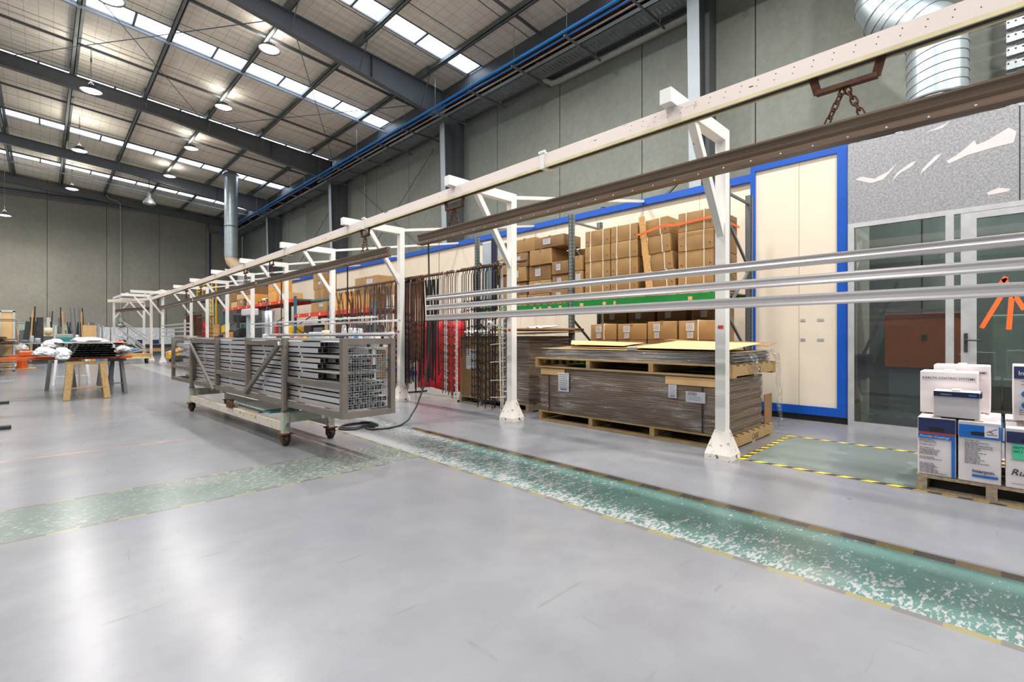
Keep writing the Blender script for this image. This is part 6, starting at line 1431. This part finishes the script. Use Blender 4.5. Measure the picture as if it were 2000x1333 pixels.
blob(1.75, 29.5, 0, .3, .3, .22, 'bluepipe', 'blue_bin', 'blue bin on the floor behind the white trestle', 'container')
tag(MB().box(-1.0, 38.1, 0, 1.0, 38.3, 2.0).box(-1.02, 38.08, 1.95, 1.0, 38.3, 2.0).build('metal_cupboard', 'pale'), 'grey-green cupboard against the end wall at left', 'cupboard')
# posters and planks on the end wall
n_ = N('pale_technical_drawing'); P_ = n_.obj((4, 4, 4)); f_ = n_.noise(P_, 3.0, 6, .8); M['drawing'] = n_.set(Base_Color=n_.ramp(f_, [(.5, lin('#E6E7EA')), (.54, lin('#8E9299')), (.58, lin('#E0E1E5'))]), Roughness=.6)
for k in range(5):
    x = 2.15 + .82 * k; o = MB().box(x, 38.27, .72, x + .78, 38.3, 1.78).build('wall_poster', 'drawing'); tag(o, '%s white drawing panel on the end wall, counted from the left' % ordn(k), 'poster')
    if k in (0,): MB().box(x, 38.262, 1.5, x + .3, 38.27, 1.78).build('blue_corner', 'navy', o)
    if k in (1, 2, 3): MB().box(x + .35, 38.262, .74, x + .75, 38.27, 1.0).build('blue_block', 'navy', o)
tag(MB().box(2.15, 38.26, .66, 6.3, 38.3, .70).build('poster_ledge', 'steel_dark'), 'dark ledge under the row of drawing panels', 'ledge')
for k in range(2): tag(MB().box(3.0 + 1.25 * k, 38.1, .25, 4.2 + 1.25 * k, 38.2, .45).build('timber_barrier', 'wood2'), ['left', 'right'][k] + ' yellow timber board low on the end wall', 'board')
tag(MB().box(2.6, 38.2, 0, 6.6, 38.24, .2).build('barrier_base', 'steel_dark'), 'dark base under the timber boards at the end wall', 'base')
# carts near the far posts
c1 = thing('flat_trolley', 'low cream trolley carrying timber near the far posts', 'trolley', (3.0, 27.2, 0))
MB().box(2.35, 26.9, .22, 3.5, 27.6, .3).build('deck', 'cream_lip', c1)
for x in (2.45, 3.35):
    for y in (26.98, 27.5): MB().lathe((x, y, .1), [(0, -.025), (.1, -.025), (.1, .025), (0, .025)], 14, axis='x').build('wheel', 'rubber', c1); MB().box(x - .04, y - .03, .1, x + .04, y + .03, .22).build('castor_fork', 'steel_dark', c1)
for k in range(3): tag(MB().box(2.5 + .02 * k, 26.95 + .2 * k, .302, 3.5, 27.13 + .2 * k, .44).build('timber_block', 'wood2'), ['nearest', 'middle', 'farthest'][k] + ' timber block on the low cream trolley', 'timber')
c2 = thing('yellow_machine', 'yellow and black wheeled machine beside the far gantry base', 'machine', (4.4, 28, 0))
MB().rbox(4.25, 27.6, .12, 5.1, 28.5, .42, .04, .02).build('body', 'yellow', c2); MB().bar((4.3, 27.7, .42), (5.0, 28.3, .66), .5, .06).build('cover', 'wood2', c2); MB().rbox(4.4, 27.5, .05, 4.95, 27.62, .3, .02).build('front_bumper', 'blackp', c2)
for x in (4.35, 5.0): MB().lathe((x, 27.7, .13), [(0, -.03), (.13, -.03), (.13, .03), (0, .03)], 14, axis='x').build('wheel', 'rubber', c2)
MB().bar((4.3, 27.9, .06), (5.0, 27.9, .06), .12).build('chassis', 'blackp', c2)
